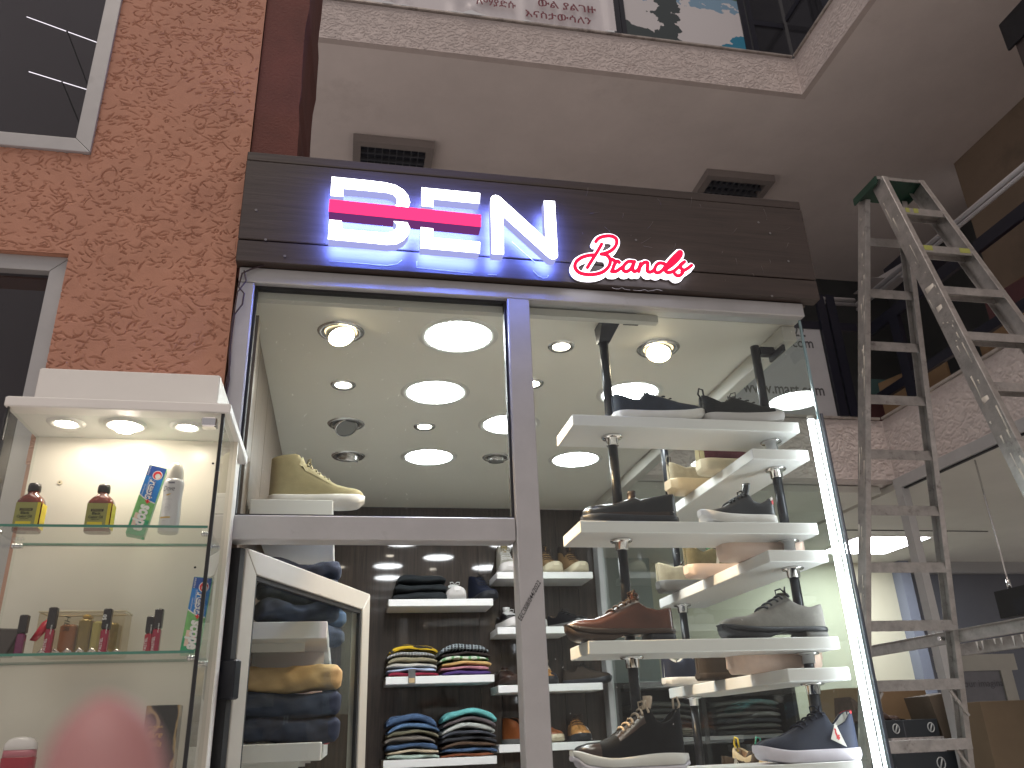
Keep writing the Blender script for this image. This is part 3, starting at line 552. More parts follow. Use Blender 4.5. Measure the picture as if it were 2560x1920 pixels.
# ================================================================== shoes
PL = [(0,.26),(.006,.40),(.02,.54),(.045,.65),(.09,.73),(.15,.765),(.24,.775),(.35,.77),(.48,.82),(.6,.92),(.7,1.0),(.8,1.0),(.87,.95),(.92,.84),(.96,.66),(.985,.46),(1,.24)]
def ip(T, s): return float(np.interp(s, [t[0] for t in T], [t[1] for t in T]))
def shoe(name, label, L, Wd, ridge, collar_t, throat, upper, sole, lining, group, sole_h=0.03, toe_lift=0.012, heel=None, laces=0, lace_m=None, tongue=None,
         patches=(), toe_pt=1.0, midsole=None, wave=0.0, flare=0.004, loop=None, sect=3.0, heel_round=0.0, lace_w=0.0026):
    t = thing(name, label, 'shoe', (0,0,0), 0, group)
    N = 30; ss = [0.5-0.5*math.cos(math.pi*i/N) for i in range(N+1)]
    def wid(s):
        w = ip(PL, s)*Wd
        if s > 0.7: w *= 1-(1-toe_pt)*((s-0.7)/0.3)**1.2
        return w
    def zb(s): return sole_h + toe_lift*max(0,(s-0.66)/0.34)**2 + wave*math.sin(s*7.0)*0.3
    def xx(s): return s*L
    def wc(s):   # half-width of the opening
        if s <= throat-0.1: return wid(s)*0.66
        f = max(0, min(1, (throat+0.03-s)/0.13)); return wid(s)*0.66*f
    def top(s): return ip(collar_t, s) if s < throat-0.02 else ip(ridge, s)
    def surf(s, a, side, off=0.0):
        w, c, h, b = wid(s), wc(s), top(s), zb(s)-0.004
        ca, sa = max(0, math.cos(a))**(2/sect), max(0, math.sin(a))**(2/sect)
        y = c+(w-c)*ca; z = b+(h-b)*sa
        lean = -0.012*heel_round*max(0, 1-s/0.1)*math.sin(min(1,(z-b)/0.05)*math.pi)
        return Vector((xx(s)+lean+off*(0.5 if s > .93 else 0), side*(y+off*max(ca,0.15)), z+off*max(sa,0.1)))
    K = 8; secs = []; 
    for s in ss:
        A = [R(90)*k/K for k in range(K+1)]
        c, h, b = wc(s), top(s), zb(s)
        left = [surf(s, a, -1) for a in A]; right = [surf(s, a, 1) for a in A][::-1]
        ci = max(0.0, c-0.006); hb = max(b+0.004, h-0.008 if c < 0.006 else b+0.006)
        inner = [Vector((xx(s)+(0.006 if s < .02 else 0), -ci, h-0.003 if c >= .006 else h-0.002)), Vector((xx(s), -ci*0.9, hb)), Vector((xx(s), ci*0.9, hb)), Vector((xx(s)+(0.006 if s < .02 else 0), ci, h-0.003 if c >= .006 else h-0.002))]
        secs.append(left+inner+right)
    m = MB(); n = len(secs[0]); m.add([p for q in secs for p in q], [], 0)
    for i in range(len(secs)-1):
        for j in range(n-1):
            m.f.append((i*n+j, i*n+j+1, (i+1)*n+j+1, (i+1)*n+j)); m.m.append(1 if K+1 <= j <= K+3 or j == K+4 and False else 0); m.sm.append(True)
    m.f.append(tuple(range(n))); m.m.append(0); m.sm.append(False)
    m.f.append(tuple((len(secs)-1)*n+j for j in range(n))[::-1]); m.m.append(0); m.sm.append(False)
    up = obj('upper', m, [upper, lining], t, world=False)
    def solebody(z0f, z1f, ex, mats, nm, s0=0, s1=1):
        sec = []
        for s in ss:
            if s < s0 or s > s1: continue
            w = wid(s)+ex; z0, z1 = z0f(s), z1f(s); x = xx(s)+(-ex if s < .01 else (ex if s > .99 else 0)); r = min(0.004, (z1-z0)*.3)
            sec.append([(x,-w+r,z0),(x,w-r,z0),(x,w+flare*.3,z0+r),(x,w,z1-r),(x,w-r*.6,z1),(x,-w+r*.6,z1),(x,-w,z1-r),(x,-w-flare*.3,z0+r)])
        obj(nm, MB().loft(sec), mats, t, world=False)
    gap = (lambda s: (0.008 if .3 < s < .55 else 0)) if heel else (lambda s: 0.0)
    lift = lambda s: toe_lift*max(0,(s-.66)/.34)**2 + sole_h*0.45*max(0,(s-.93)/.07)**2 + (0 if heel else sole_h*0.3*max(0,(.05-s)/.05)**2)
    if midsole:
        solebody(lambda s: lift(s)+gap(s), lambda s: lift(s)+sole_h*0.3, flare+0.001, sole, 'sole'); solebody(lambda s: lift(s)+sole_h*0.3+.0003, lambda s: zb(s)+0.003, flare, midsole, 'midsole')
    elif heel:
        hh = sole_h*0.62
        solebody(lambda s: lift(s)+hh, lambda s: zb(s)+0.002, flare, sole, 'sole'); solebody(lambda s: 0.0, lambda s: hh-0.0003, flare-.001, heel, 'heel', 0, .29)
        if toe_lift < 0.02: solebody(lambda s: lift(s)+hh*max(0, min(1,(0.62-s)/0.14))*0.95, lambda s: lift(s)+hh-.0003, flare-.002, sole, 'tread', .44, 1)
    else: solebody(lambda s: lift(s)+gap(s), lambda s: zb(s)+0.003, flare, sole, 'sole')
    if laces:
        lm = MB()
        for k in range(laces):
            s = throat+0.02+k*(0.235/max(1,laces-1)) if laces > 1 else throat+0.05
            for (sa, sb_) in (((s, s+0.012),) if k % 2 else ((s+0.01, s),)):
                pts = []
                for q in range(-5, 6):
                    side = -1 if q < 0 else 1; a = R(90)-R(34)*abs(q)/5; f = (q+5)/10
                    pts.append(surf(sa+(sb_-sa)*f, a, side, 0.0035))
                lm.tube(pts, lace_w, 6)
        s = throat+0.015; b0 = surf(s, R(88), 1, 0.006)
        for sg in (-1, 1):
            lm.tube([b0, b0+Vector((0.004,sg*0.012,0.012)), b0+Vector((0.012,sg*0.026,0.010)), b0+Vector((0.012,sg*0.024,-0.004)), b0+Vector((0.004,sg*0.008,0.0))], lace_w*0.8, 6)
        obj('laces', lm, lace_m or upper, up, world=False)
    if tongue:
        tl_, tm = tongue; s0 = throat+0.05; w0 = wid(throat)*0.5; sec = []
        base = Vector((xx(s0), 0, top(s0)-0.006)); d = Vector((-0.5,0,0.86)).normalized()
        for k in range(6):
            f = k/5; c = base+d*(tl_*f)+Vector((0.012*f*f,0,0)); w = w0*(0.8+0.25*f); sec.append([c+Vector((-0.004-0.006*abs(u)*0+(-0.012*u*u),w*u,0.0)) for u in (-1,-.5,0,.5,1)]+[c+Vector((0.003-0.012*u*u,w*u*.98,0.002)) for u in (1,.5,0,-.5,-1)])
        obj('tongue', MB().loft(sec), tm, up, world=False)
    for (nm, s0, s1, a0, a1, mt, sides, slant) in patches:   # panels stitched on the upper, following its surface
        pm = MB()
        for side in sides:
            ns, na = 9, 6; vs = []
            for i in range(ns+1):
                for j in range(na+1):
                    a = a0+(a1-a0)*j/na; s = s0+(s1-s0)*i/ns+slant*(j/na); vs.append(surf(min(1,max(0,s)), R(a), side, 0.0016))
            pm.add(vs, [(i*(na+1)+j, i*(na+1)+j+1, (i+1)*(na+1)+j+1, (i+1)*(na+1)+j) for i in range(ns) for j in range(na)], 0, True)
        if s0 <= 0.001:   # wrap round the heel
            na = 6; vs = []
            for side in (-1, 1):
                for j in range(na+1): p = surf(0, R(a0+(a1-a0)*j/na), side, 0.001); vs.append(p+Vector((-0.0018,0,0)))
            pm.add(vs, [(j, j+1, na+2+j, na+1+j) for j in range(na)], 0, False)
        obj(nm, pm, mt, up, world=False)
    if loop:
        h = top(0.0); obj('pull_loop', MB().tube([Vector((0.006,0,h-0.012)), Vector((-0.006,0,h+0.008)), Vector((0.0,0,h+0.028)), Vector((0.012,0,h+0.024)), Vector((0.013,0,h-0.002))], 0.003, 6), loop, t, world=False)
    return t, surf
def put(t, x, y, z, rot, k=1.1): t.location = (x,y,z); t.rotation_euler = (0,0,R(rot)); t.scale = (k,k,k)
def fitpx(t, heel, toe, L, z, rot):   # a shoe standing along the front edge of a shelf
    ym = 1820-(z-1.5)*830; a, b = PY(heel, ym, 0.11)[0], PY(toe, ym, 0.11)[0]; k = float(abs(b-a)/L); put(t, float(a), 0.055+0.053*k, z, rot, k)
suede_b = mat('suede_brown', (0.04,0.028,0.02), 0.95, var=0.2, vscale=40); suede_g = mat('suede_grey', (0.2,0.19,0.175), 0.95, var=0.22, vscale=30, bump=0.1, bscale=300)
suede_be = mat('suede_beige', (0.42,0.36,0.25), 0.95, var=0.18, vscale=30, bump=0.1, bscale=300); suede_ol = mat('suede_olive', (0.13,0.115,0.065), 0.95, var=0.2, vscale=40)
lea_bk = mat('leather_black', (0.007,0.007,0.009), 0.3, var=0.2, vscale=30, coat=0.25, bump=0.05, bscale=120); lea_br = mat('leather_brown', (0.1,0.034,0.018), 0.26, var=0.4, vscale=7, coat=0.35, bump=0.03, bscale=90)
lea_dk = mat('leather_darkbrown', (0.035,0.018,0.013), 0.3, var=0.3, vscale=8, coat=0.3); lea_tan = mat('leather_tan', (0.42,0.2,0.06), 0.35, var=0.25, vscale=9, coat=0.2); lea_co = mat('leather_cognac', (0.24,0.075,0.025), 0.3, var=0.3, vscale=9, coat=0.25)
navy = mat('nylon_navy', (0.008,0.013,0.034), 0.75, var=0.2, vscale=40, bump=0.08, bscale=400); knit = mat('knit_black', (0.01,0.012,0.013), 0.9, var=0.4, vscale=120, bump=0.5, bscale=260)
denimn = mat('canvas_slate', (0.022,0.03,0.045), 0.85, var=0.2, vscale=40); burg = mat('suede_burgundy', (0.085,0.018,0.026), 0.95, var=0.2, vscale=30); canv = mat('canvas_beige', (0.33,0.28,0.15), 0.85, var=0.1, vscale=30, bump=0.15, bscale=400)
sole_w = mat('rubber_white', (0.72,0.7,0.68), 0.5, var=0.06, vscale=20); sole_l = mat('foam_lilac', (0.62,0.58,0.66), 0.5, var=0.12, vscale=12); sole_c = mat('rubber_cream', (0.66,0.58,0.42), 0.55, var=0.06, vscale=20); sole_pk = mat('rubber_pink', (0.72,0.55,0.46), 0.55, var=0.06, vscale=20)
sole_bk = mat('rubber_dark', (0.018,0.02,0.026), 0.5, var=0.2, vscale=20); sole_gr = mat('rubber_grey', (0.13,0.125,0.12), 0.6, var=0.1, vscale=20); sole_tan = mat('foam_tan', (0.62,0.48,0.3), 0.55, var=0.1, vscale=20)
lin_d = mat('lining_dark', (0.02,0.018,0.018), 0.9); lin_t = mat('lining_tan', (0.24,0.15,0.09), 0.8); lin_w = mat('lining_white', (0.6,0.58,0.54), 0.9); grn = mat('lining_green', (0.02,0.13,0.07), 0.8)
redm = mat('red_trim', (0.5,0.03,0.035), 0.6); coral = mat('coral_trim', (0.8,0.13,0.07), 0.55); teal = mat('teal_trim', (0.06,0.34,0.28), 0.55); yel = mat('yellow_cord', (0.7,0.55,0.05), 0.6); lace_be = mat('lace_beige', (0.55,0.45,0.36), 0.8); lace_wh = mat('lace_white', (0.7,0.7,0.68), 0.8); lace_bk = mat('lace_black', (0.015,0.015,0.016), 0.7); lace_brn = mat('lace_brown', (0.05,0.028,0.018), 0.7)
G1 = 'shoes on the window rack'
low = [(0.3,.098),(.42,.094),(.55,.082),(.7,.066),(.82,.06),(.9,.057),(.95,.053),(.985,.047),(1,.038)]
col = [(0,.088),(.1,.078),(.22,.066),(.32,.074),(.42,.09)]
# top shelf
t, f = shoe('sneaker', 'navy canvas low shoe with white sole on the top shelf, toe lifted', 0.285, 0.05, low, col, 0.36, denimn, sole_w, lin_t, G1, 0.026, 0.02, laces=4, lace_m=denimn); fitpx(t, 1533, 1752, 0.285, LV[0], 0)
t, f = shoe('sneaker', 'black knit runner with pale grey toe sole on the top shelf beside the second pole', 0.275, 0.05, low, [(0,.1),(.1,.086),(.22,.07),(.34,.085),(.42,.095)], 0.36, knit, mat('foam_grey', (0.5,0.48,0.48), 0.5), lin_d, G1, 0.03, 0.02, laces=4, lace_m=lace_bk, loop=lace_bk, patches=(('toe_cap',.84,.99,2,80,mat('toe_grey',(0.42,0.41,0.42),0.5),(-1,1),0.0),)); fitpx(t, 1753, 1948, 0.275, LV[0], 0)
# second level
t, f = shoe('loafer', 'black leather loafer with brown lining on the second shelf, toe to the left', 0.285, 0.049, [(0.3,.078),(.45,.082),(.55,.074),(.7,.06),(.85,.057),(.93,.054),(.975,.049),(1,.04)], [(0,.094),(.1,.09),(.25,.082),(.4,.072),(.5,.07)], 0.46, lea_bk, sole_bk, lin_t, G1, 0.02, 0.004, tongue=(0.034, lea_dk), patches=(('apron_seam',.5,.93,50,56,lea_dk,(-1,1),0.0),('welt',.02,.98,1,7,lea_dk,(-1,1),0.0))); fitpx(t, 1690, 1459, 0.285, LV[1], 180)
t, f = shoe('sneaker', 'black leather sneaker with white sole and red striped heel tab', 0.275, 0.05, [(0.3,.115),(.42,.108),(.55,.09),(.7,.066),(.82,.056),(.92,.05),(1,.038)], [(0,.105),(.1,.088),(.22,.074),(.34,.094),(.42,.112)], 0.36, mat('leather_black_matt',(0.016,0.017,0.021),0.38,var=0.15,vscale=30,coat=0.2), sole_w, lin_d, G1, 0.03, 0.022, laces=5, lace_m=lace_bk, lace_w=0.004, tongue=(0.055, lea_bk), patches=(('heel_tab',0,.07,50,86,lin_w,(-1,1),0.0),('heel_stripe',0,.06,30,48,redm,(-1,1),0.0))); fitpx(t, 1934, 1752, 0.275, LV[1], 180)
# third level
t, f = shoe('derby_shoe', 'shiny brown leather derby overhanging the third shelf', 0.305, 0.05, [(0.28,.125),(.4,.112),(.52,.094),(.62,.076),(.75,.062),(.86,.061),(.93,.058),(.975,.052),(1,.043)], [(0,.09),(.06,.088),(.15,.082),(.25,.09),(.36,.118)], 0.32, lea_br, mat('sole_edge_brown',(0.05,0.03,0.02),0.4), lin_t, G1, 0.03, 0.016, heel=sole_bk, laces=5, lace_m=lace_brn, lace_w=0.0032, tongue=(0.022, lea_br), patches=(('facing',.33,.56,46,80,lea_dk,(-1,1),0.03),('apron_seam',.5,.95,50,55,lea_dk,(-1,1),0.0)), toe_pt=0.85); fitpx(t, 1685, 1418, 0.305, LV[2], 180)
t, f = shoe('derby_shoe', 'grey suede derby with dark sole at the right end of the third shelf', 0.29, 0.05, [(0.28,.118),(.4,.108),(.52,.09),(.62,.072),(.75,.06),(.86,.058),(.93,.055),(.975,.049),(1,.04)], [(0,.088),(.06,.085),(.15,.078),(.25,.086),(.36,.11)], 0.32, suede_g, sole_bk, lin_d, G1, 0.026, 0.012, heel=sole_gr, laces=5, lace_m=mat('lace_slate',(0.07,0.075,0.09),0.8), lace_w=0.003, tongue=(0.014, suede_g), patches=(('facing',.34,.55,44,80,mat('suede_grey_dark',(0.15,0.145,0.14),0.95),(-1,1),0.03),)); fitpx(t, 2067, 1809, 0.29, LV[2], 180)
# fourth level
t, f = shoe('running_shoe', 'big black running shoe with white wavy sole and beige laces', 0.30, 0.053, [(0.26,.158),(.38,.145),(.5,.116),(.62,.09),(.75,.074),(.86,.072),(.93,.067),(.975,.06),(1,.048)], [(0,.15),(.05,.142),(.12,.12),(.22,.112),(.32,.15)], 0.30, mat('mesh_jet',(0.006,0.0065,0.008),0.8,var=0.3,vscale=60,spec=0.25), sole_l, lin_d, G1, 0.034, 0.016, laces=6, lace_m=lace_be, lace_w=0.0034, tongue=(0.045, lace_be), loop=lace_be, midsole=sole_w, wave=0.012, flare=0.008, patches=(('toe_guard',.8,.985,2,58,lea_dk,(-1,1),0.0),('facing',.36,.62,36,76,lea_dk,(-1,1),0.02))); fitpx(t, 1710, 1438, 0.3, LV[3], 180)
t, surfN = shoe('sneaker', 'navy nylon sneaker with white triangle badge on the bottom shelf', 0.29, 0.051, [(0.26,.126),(.38,.118),(.5,.1),(.62,.08),(.75,.066),(.86,.061),(.93,.057),(.975,.05),(1,.04)], [(0,.125),(.05,.118),(.12,.096),(.22,.084),(.34,.118)], 0.31, navy, sole_l, lin_w, G1, 0.028, 0.016, laces=5, lace_m=navy, flare=0.005, patches=(('heel_tab',0,.04,66,88,redm,(-1,1),0.0),('collar_edge',.03,.3,84,89,lin_w,(-1,1),0.0))); fitpx(t, 2146, 1898, 0.29, LV[3], 180)
def emblem(t, surf, s, a, sc, side, colm, bgm):
    """triangular badge with a red cockerel, laid on the side of the shoe"""
    o = surf(s, R(a), side, 0.0022); ux = (surf(s+.02, R(a), side, 0.0022)-o).normalized(); uz = (surf(s, R(a+8), side, 0.0022)-o).normalized(); n = ux.cross(uz); n = n if n.y*side > 0 else -n
    tri = [(-0.5,-0.55),(0.5,-0.45),(0.12,0.62)]
    def P(p, e): return o+ux*(-p[0]*sc)+uz*(p[1]*sc)+n*e
    obj('badge', MB().add([P(p, 0.0008) for p in tri], [(0,1,2)]), bgm, t, world=False)
    cock = [(-.1,-.34),(-.02,-.3),(.0,-.36),(.08,-.3),(.2,-.12),(.14,-.1),(.22,.02),(.1,-.02),(.06,-.08),(.02,.08),(.06,.2),(.0,.26),(-.06,.2),(-.12,.14),(-.06,.12),(-.1,-.06),(-.06,-.2)]
    obj('badge_bird', MB().add([P(p, 0.0014) for p in cock], [tuple(range(len(cock)))]), colm, t, world=False)
emblem(t, surfN, 0.25, 30, 0.05, 1, redm, lin_w)
# side shelves: heels towards the window
t, f = shoe('sneaker', 'beige mesh sneaker with tan foam sole, heel out on the upper side shelf', 0.27, 0.05, low, [(0,.112),(.1,.1),(.22,.088),(.34,.1),(.42,.105)], 0.36, suede_be, sole_tan, lin_d, G1, 0.042, 0.012, laces=4, lace_m=suede_g, loop=suede_g, flare=0.01); put(t, 1.262, 0.60, LS[0], 4)
t, f = shoe('sneaker', 'burgundy suede sneaker with cream sole, heel out on the upper side shelf', 0.27, 0.05, low, [(0,.118),(.1,.1),(.22,.084),(.34,.1),(.42,.105)], 0.36, burg, sole_c, lin_t, G1, 0.04, 0.01, laces=4, lace_m=lace_be, patches=(('heel_tab',0,.03,0,88,canv,(-1,1),0.0),)); put(t, 1.274, 0.335, LS[0], 4)
t, f = shoe('derby_shoe', 'beige suede derby with grey sole on the second side shelf', 0.28, 0.05, low, [(0,.108),(.1,.098),(.22,.088),(.34,.1),(.42,.108)], 0.36, suede_be, sole_gr, lin_d, G1, 0.036, 0.01, laces=4, lace_m=lace_brn); put(t, 1.27, 0.86, LS[1], 4)
t, f = shoe('sneaker', 'olive suede sneaker with pale heel tab and pink sole, middle of the second side shelf', 0.27, 0.05, low, [(0,.112),(.08,.1),(.2,.08),(.32,.094),(.42,.105)], 0.36, suede_ol, sole_pk, grn, G1, 0.036, 0.01, laces=4, lace_m=lace_bk, tongue=(0.03, grn), patches=(('heel_tab',0,.10,52,88,sole_c,(-1,1),0.0),('side_stripe',.34,.38,2,70,lin_w,(-1,1),0.09))); put(t, 1.258, 0.525, LS[1], 3)
t, f = shoe('sneaker', 'dark shoe on a thick pink platform sole, front of the second side shelf', 0.275, 0.053, low, col, 0.36, lea_dk, sole_pk, lin_d, G1, 0.05, 0.008, flare=0.006); put(t, 1.262, 0.225, LS[1]+.002, 2)
t, f = shoe('sneaker', 'navy sneaker with white heel and eyelet, back of the third side shelf', 0.27, 0.05, low, [(0,.108),(.08,.09),(.18,.076),(.3,.1),(.42,.108)], 0.36, navy, sole_w, lin_w, G1, 0.024, 0.01, laces=3, lace_m=lace_wh, patches=(('heel_tab',0,.13,52,88,lin_w,(-1,1),0.0),('collar_edge',.12,.34,83,89,lin_w,(-1,1),0.0))); put(t, 1.245, 0.84, LS[2], 4)
t, f = shoe('loafer', 'dark brown suede loafer in the middle of the third side shelf', 0.27, 0.05, low, [(0,.094),(.1,.092),(.25,.088),(.36,.084),(.42,.08)], 0.38, suede_b, suede_b, lin_t, G1, 0.018, 0.006); put(t, 1.262, 0.545, LS[2], 3)
t, f = shoe('sneaker', 'dark blue shoe on a chunky ribbed pink sole, front of the third side shelf', 0.285, 0.053, low, col, 0.36, mat('leather_navy',(0.02,0.022,0.035),0.5,var=0.2,vscale=20), mat('foam_peach',(0.75,0.56,0.46),0.55,var=0.1,vscale=30), lin_t, G1, 0.05, 0.012, flare=0.007, tongue=(0.02, lea_co)); put(t, 1.255, 0.245, LS[2], 2)
t, f = shoe('sneaker', 'black suede sneaker with white triangle badge standing behind the running shoe', 0.27, 0.05, low, col, 0.36, suede_b, sole_bk, lin_d, G1, 0.026, 0.01, laces=3, lace_m=lace_bk); put(t, 1.235, 0.36, LS[3]+.02, 2); emblem(t, f, 0.09, 30, 0.04, -1, lea_bk, lin_w)
t, f = shoe('sneaker', 'tan suede shoe with yellow cord on the bottom side shelf', 0.27, 0.05, low, [(0,.115),(.1,.1),(.22,.084),(.34,.1),(.42,.105)], 0.36, suede_be, sole_gr, lin_t, G1, 0.036, 0.01, laces=3, lace_m=yel, loop=yel); put(t, 1.33, 0.46, LS[3]+.012, -70)
t, f = shoe('running_shoe', 'coral and teal running shoe with black mesh on the bottom side shelf', 0.27, 0.05, low, [(0,.12),(.1,.1),(.22,.082),(.34,.1),(.42,.112)], 0.36, mat('mesh_black',(0.014,0.015,0.017),0.75), coral, lin_d, G1, 0.03, 0.014, laces=4, lace_m=lace_wh, loop=teal, patches=(('heel_tab',0,.12,20,84,coral,(-1,1),0.0),('side_panel',.14,.3,4,50,teal,(-1,1),0.06))); put(t, 1.36, 0.36, LS[3]+.005, 4)
# ================================================================== shelves on the back wall
bsh = {}
SH = [(0.244,0.853,2.257,'left shelf on the back wall holding the black folded stack'), (0.238,0.848,1.836,'left shelf on the back wall holding the patterned shirts'), (0.235,0.850,1.415,'lowest left shelf on the back wall holding denim and teal shirts'),
      (0.879,1.473,2.412,'top right shelf on the back wall under the brown boots'), (0.874,1.306,2.094,'short right shelf on the back wall under the black sneakers'), (0.869,1.483,1.776,'right shelf on the back wall under the tan brogue'), (0.864,1.486,1.468,'lowest right shelf on the back wall beside the mullion')]
for (x0, x1, z, lb) in SH: setp(obj('wall_shelf', MB().rbox(x0,x1,2.45,SYB-0.003,z-0.04,z,0.002), white), lb, 'shelf', 'white shelves on the back wall')
G2 = 'shoes on the back wall shelves'
hi = [(0.3,.15),(.42,.135),(.55,.1),(.7,.07),(.82,.061),(.9,.057),(.95,.053),(.985,.047),(1,.038)]; hic = [(0,.19),(.12,.19),(.26,.18),(.36,.16),(.45,.14)]
def back(mk, x, z, rot=-90, y=2.735): put(mk[0], x, y, z, rot)
def bshoe(nm, lb, ridge, c, th, up, so, li, **k): return shoe(nm, lb, 0.27, 0.05, ridge, c, th, up, so, li, G2, **k)
back(bshoe('high_top', 'off white high top sneaker on the top right back shelf beside the mullion', hi, hic, .36, mat('canvas_offwhite',(0.5,0.48,0.42),0.85), sole_w, lin_d, sole_h=0.04, laces=5, lace_m=lace_wh, tongue=(0.06, canv)), 0.965, 2.412)
back(bshoe('work_boot', 'tan work boot on the top right back shelf, right next to the mullion', hi, hic, .36, mat('nubuck_tan',(0.27,0.16,0.07),0.8,var=0.15,vscale=20), sole_c, lin_d, sole_h=0.034, toe_lift=0.02, laces=5, lace_m=lace_brn, patches=(('shaft',.02,.42,40,86,suede_b,(-1,1),0.0),)), 1.205, 2.412, -82)
back(bshoe('work_boot', 'tan work boot near the right end of the top right back shelf', hi, hic, .36, mat('nubuck_tan',(0.27,0.16,0.07),0.8), sole_c, lin_d, sole_h=0.034, toe_lift=0.02, laces=5, lace_m=lace_brn, patches=(('shaft',.02,.42,40,86,suede_b,(-1,1),0.0),)), 1.36, 2.412, -80)
back(bshoe('sneaker', 'black and white sneaker with pale laces on the short right back shelf', low, col, .36, lea_bk, sole_w, lin_d, sole_h=0.04, laces=5, lace_m=lace_wh, tongue=(0.04, lace_wh)), 0.945, 2.094, -78)
back(bshoe('sneaker', 'black sneaker with white tongue label on the short right back shelf', low, col, .36, knit, sole_w, lin_d, sole_h=0.03, laces=4, lace_m=lace_bk, tongue=(0.05, lace_bk), patches=(('toe_flash',.72,.86,4,40,lin_w,(-1,),0.05),)), 1.165, 2.094, -100)
back(bshoe('sneaker', 'plain black low shoe at the end of the short right back shelf', low, col, .36, lea_bk, sole_gr, lin_t, sole_h=0.026, laces=3, lace_m=lace_bk), 1.255, 2.094, -58, 2.72)
back(bshoe('loafer', 'dark brown strap loafer beside the shirts on the right back shelf', [(0.3,.09),(.45,.086),(.55,.078),(.7,.066),(.85,.058),(.93,.055),(.975,.049),(1,.04)], col, .42, lea_dk, lea_dk, lin_t, sole_h=0.024, tongue=(0.02, lea_dk), patches=(('strap',.46,.56,4,88,suede_b,(-1,1),0.0),)), 0.93, 1.776, -86)
back(bshoe('derby_shoe', 'tan brogue with pale laces on the right back shelf', [(0.28,.12),(.4,.11),(.52,.092),(.62,.074),(.75,.06),(.86,.058),(.93,.055),(.975,.049),(1,.04)], col, .32, lea_tan, sole_bk, lin_d, sole_h=0.024, laces=5, lace_m=lace_be, patches=(('toe_cap',.82,.985,2,84,mat('toe_navy',(0.02,0.02,0.03),0.35),(-1,1),0.0),)), 1.17, 1.776)
back(bshoe('derby_shoe', 'black casual shoe at the right end of the right back shelf', low, col, .36, suede_b, sole_bk, lin_d, sole_h=0.024, laces=3, lace_m=lace_bk), 1.32, 1.776, -38, 2.70)
back(bshoe('chelsea_boot', 'cognac leather boot beside the folded shirts on the lowest right back shelf', low, [(0,.13),(.12,.13),(.26,.125),(.36,.115),(.45,.1)], .42, lea_co, sole_gr, lin_d, sole_h=0.022, toe_lift=0.014), 0.955, 1.468, -62)
back(bshoe('derby_shoe', 'brown leather shoe with pale sole, half hidden by the mullion on the lowest shelf', low, col, .36, lea_co, sole_c, lin_d, sole_h=0.026, laces=3, lace_m=lace_brn), 1.115, 1.468, -72)
back(bshoe('derby_shoe', 'golden tan derby at the right end of the lowest right back shelf', [(0.28,.12),(.4,.11),(.52,.092),(.62,.074),(.75,.06),(.86,.058),(.93,.055),(.975,.049),(1,.04)], col, .32, lea_tan, sole_bk, lin_d, sole_h=0.026, laces=4, lace_m=lace_brn), 1.365, 1.468, -94)
back(bshoe('sneaker', 'grey sneaker with pale toe beside the black folded stack on the back wall', low, col, .36, mat('mesh_grey',(0.16,0.16,0.15),0.85), sole_w, lin_d, sole_h=0.03, toe_lift=0.03, laces=4, lace_m=lace_wh), 0.64, 2.257)
back(bshoe('ankle_boot', 'dark navy ankle boot at the right end of the left back shelf', hi, [(0,.16),(.12,.16),(.26,.15),(.36,.14),(.45,.13)], .36, navy, sole_bk, lin_d, sole_h=0.028, laces=4, lace_m=lace_bk), 0.775, 2.257, -76)
# ================================================================== folded clothes
def garment(name, label, x0, x1, y0, y1, z, th, m, seed, group, arch=0.0, cat='clothes', fold=True, axis='x', droop=0.0):
    """a folded garment: soft slab with a rounded front fold; long side along x"""
    r = random.Random(seed); N = 22; secs = []; ph = r.random()*6; K = 20
    for i in range(N+1):
        u = i/N; x = x0+(x1-x0)*u; e = min(1, min(u, 1-u)*9+0.12)**0.6
        zc = z+arch*(1-(2*u-1)**2)+0.0025*math.sin(u*9+ph)+droop*u*u; h = th*(0.86+0.22*math.sin(u*5+ph)*0.5)*(0.45+0.55*e); yo = 0.006*math.sin(u*6+ph*2)+0.003*math.sin(u*17+ph)
        sec = []
        for k in range(K):
            a = 2*math.pi*k/K; ca, sa = math.cos(a), math.sin(a); q = 0.42
            yy = math.copysign(abs(ca)**q, ca); zz = math.copysign(abs(sa)**0.75, sa)
            pinch = 0.18*math.exp(-((a-math.pi)/0.16)**2) if fold else 0
            sec.append((x, (y0+y1)/2+(y1-y0)/2*yy*(1-pinch*0.25)+yo*(1 if ca < 0 else .3), zc+h/2+h/2*zz*(1-0.1*abs(ca))+0.0015*math.sin(3*a+u*11+ph)))
        secs.append(sec)
    return setp(obj(name, MB().loft(secs), m), label, cat, group)
def plaid(nm, c0, c1, c2, sc=60):
    m = mat(nm, c0, 0.9); n = m.node_tree; b = n.nodes['Principled BSDF']; tc = nod(n, 'ShaderNodeTexCoord'); last = None
    for ax, cc, s, th in (('X', c1, sc, 0.8), ('Z', c1, sc*1.6, 0.8), ('X', c2, sc*0.5, 0.93)):
        w = nod(n, 'ShaderNodeTexWave', bands_direction=ax); w.inputs['Scale'].default_value = s*0.32; n.links.new(tc.outputs['Object'], w.inputs[0])
        mt = nod(n, 'ShaderNodeMath', operation='GREATER_THAN'); mt.inputs[1].default_value = th; n.links.new(w.outputs['Fac'], mt.inputs[0])
        mx = nod(n, 'ShaderNodeMix', data_type='RGBA'); n.links.new(mt.outputs[0], mx.inputs[0]); mx.inputs[7].default_value = (*cc, 1)
        if last: n.links.new(last, mx.inputs[6])
        else: mx.inputs[6].default_value = (*c0, 1)
        last = mx.outputs[2]
    n.links.new(last, b.inputs['Base Color']); return m
def cloth(nm, c, var=0.12): return mat('cloth_'+nm, c, 0.92, var=var, vscale=25, bump=0.15, bscale=160)
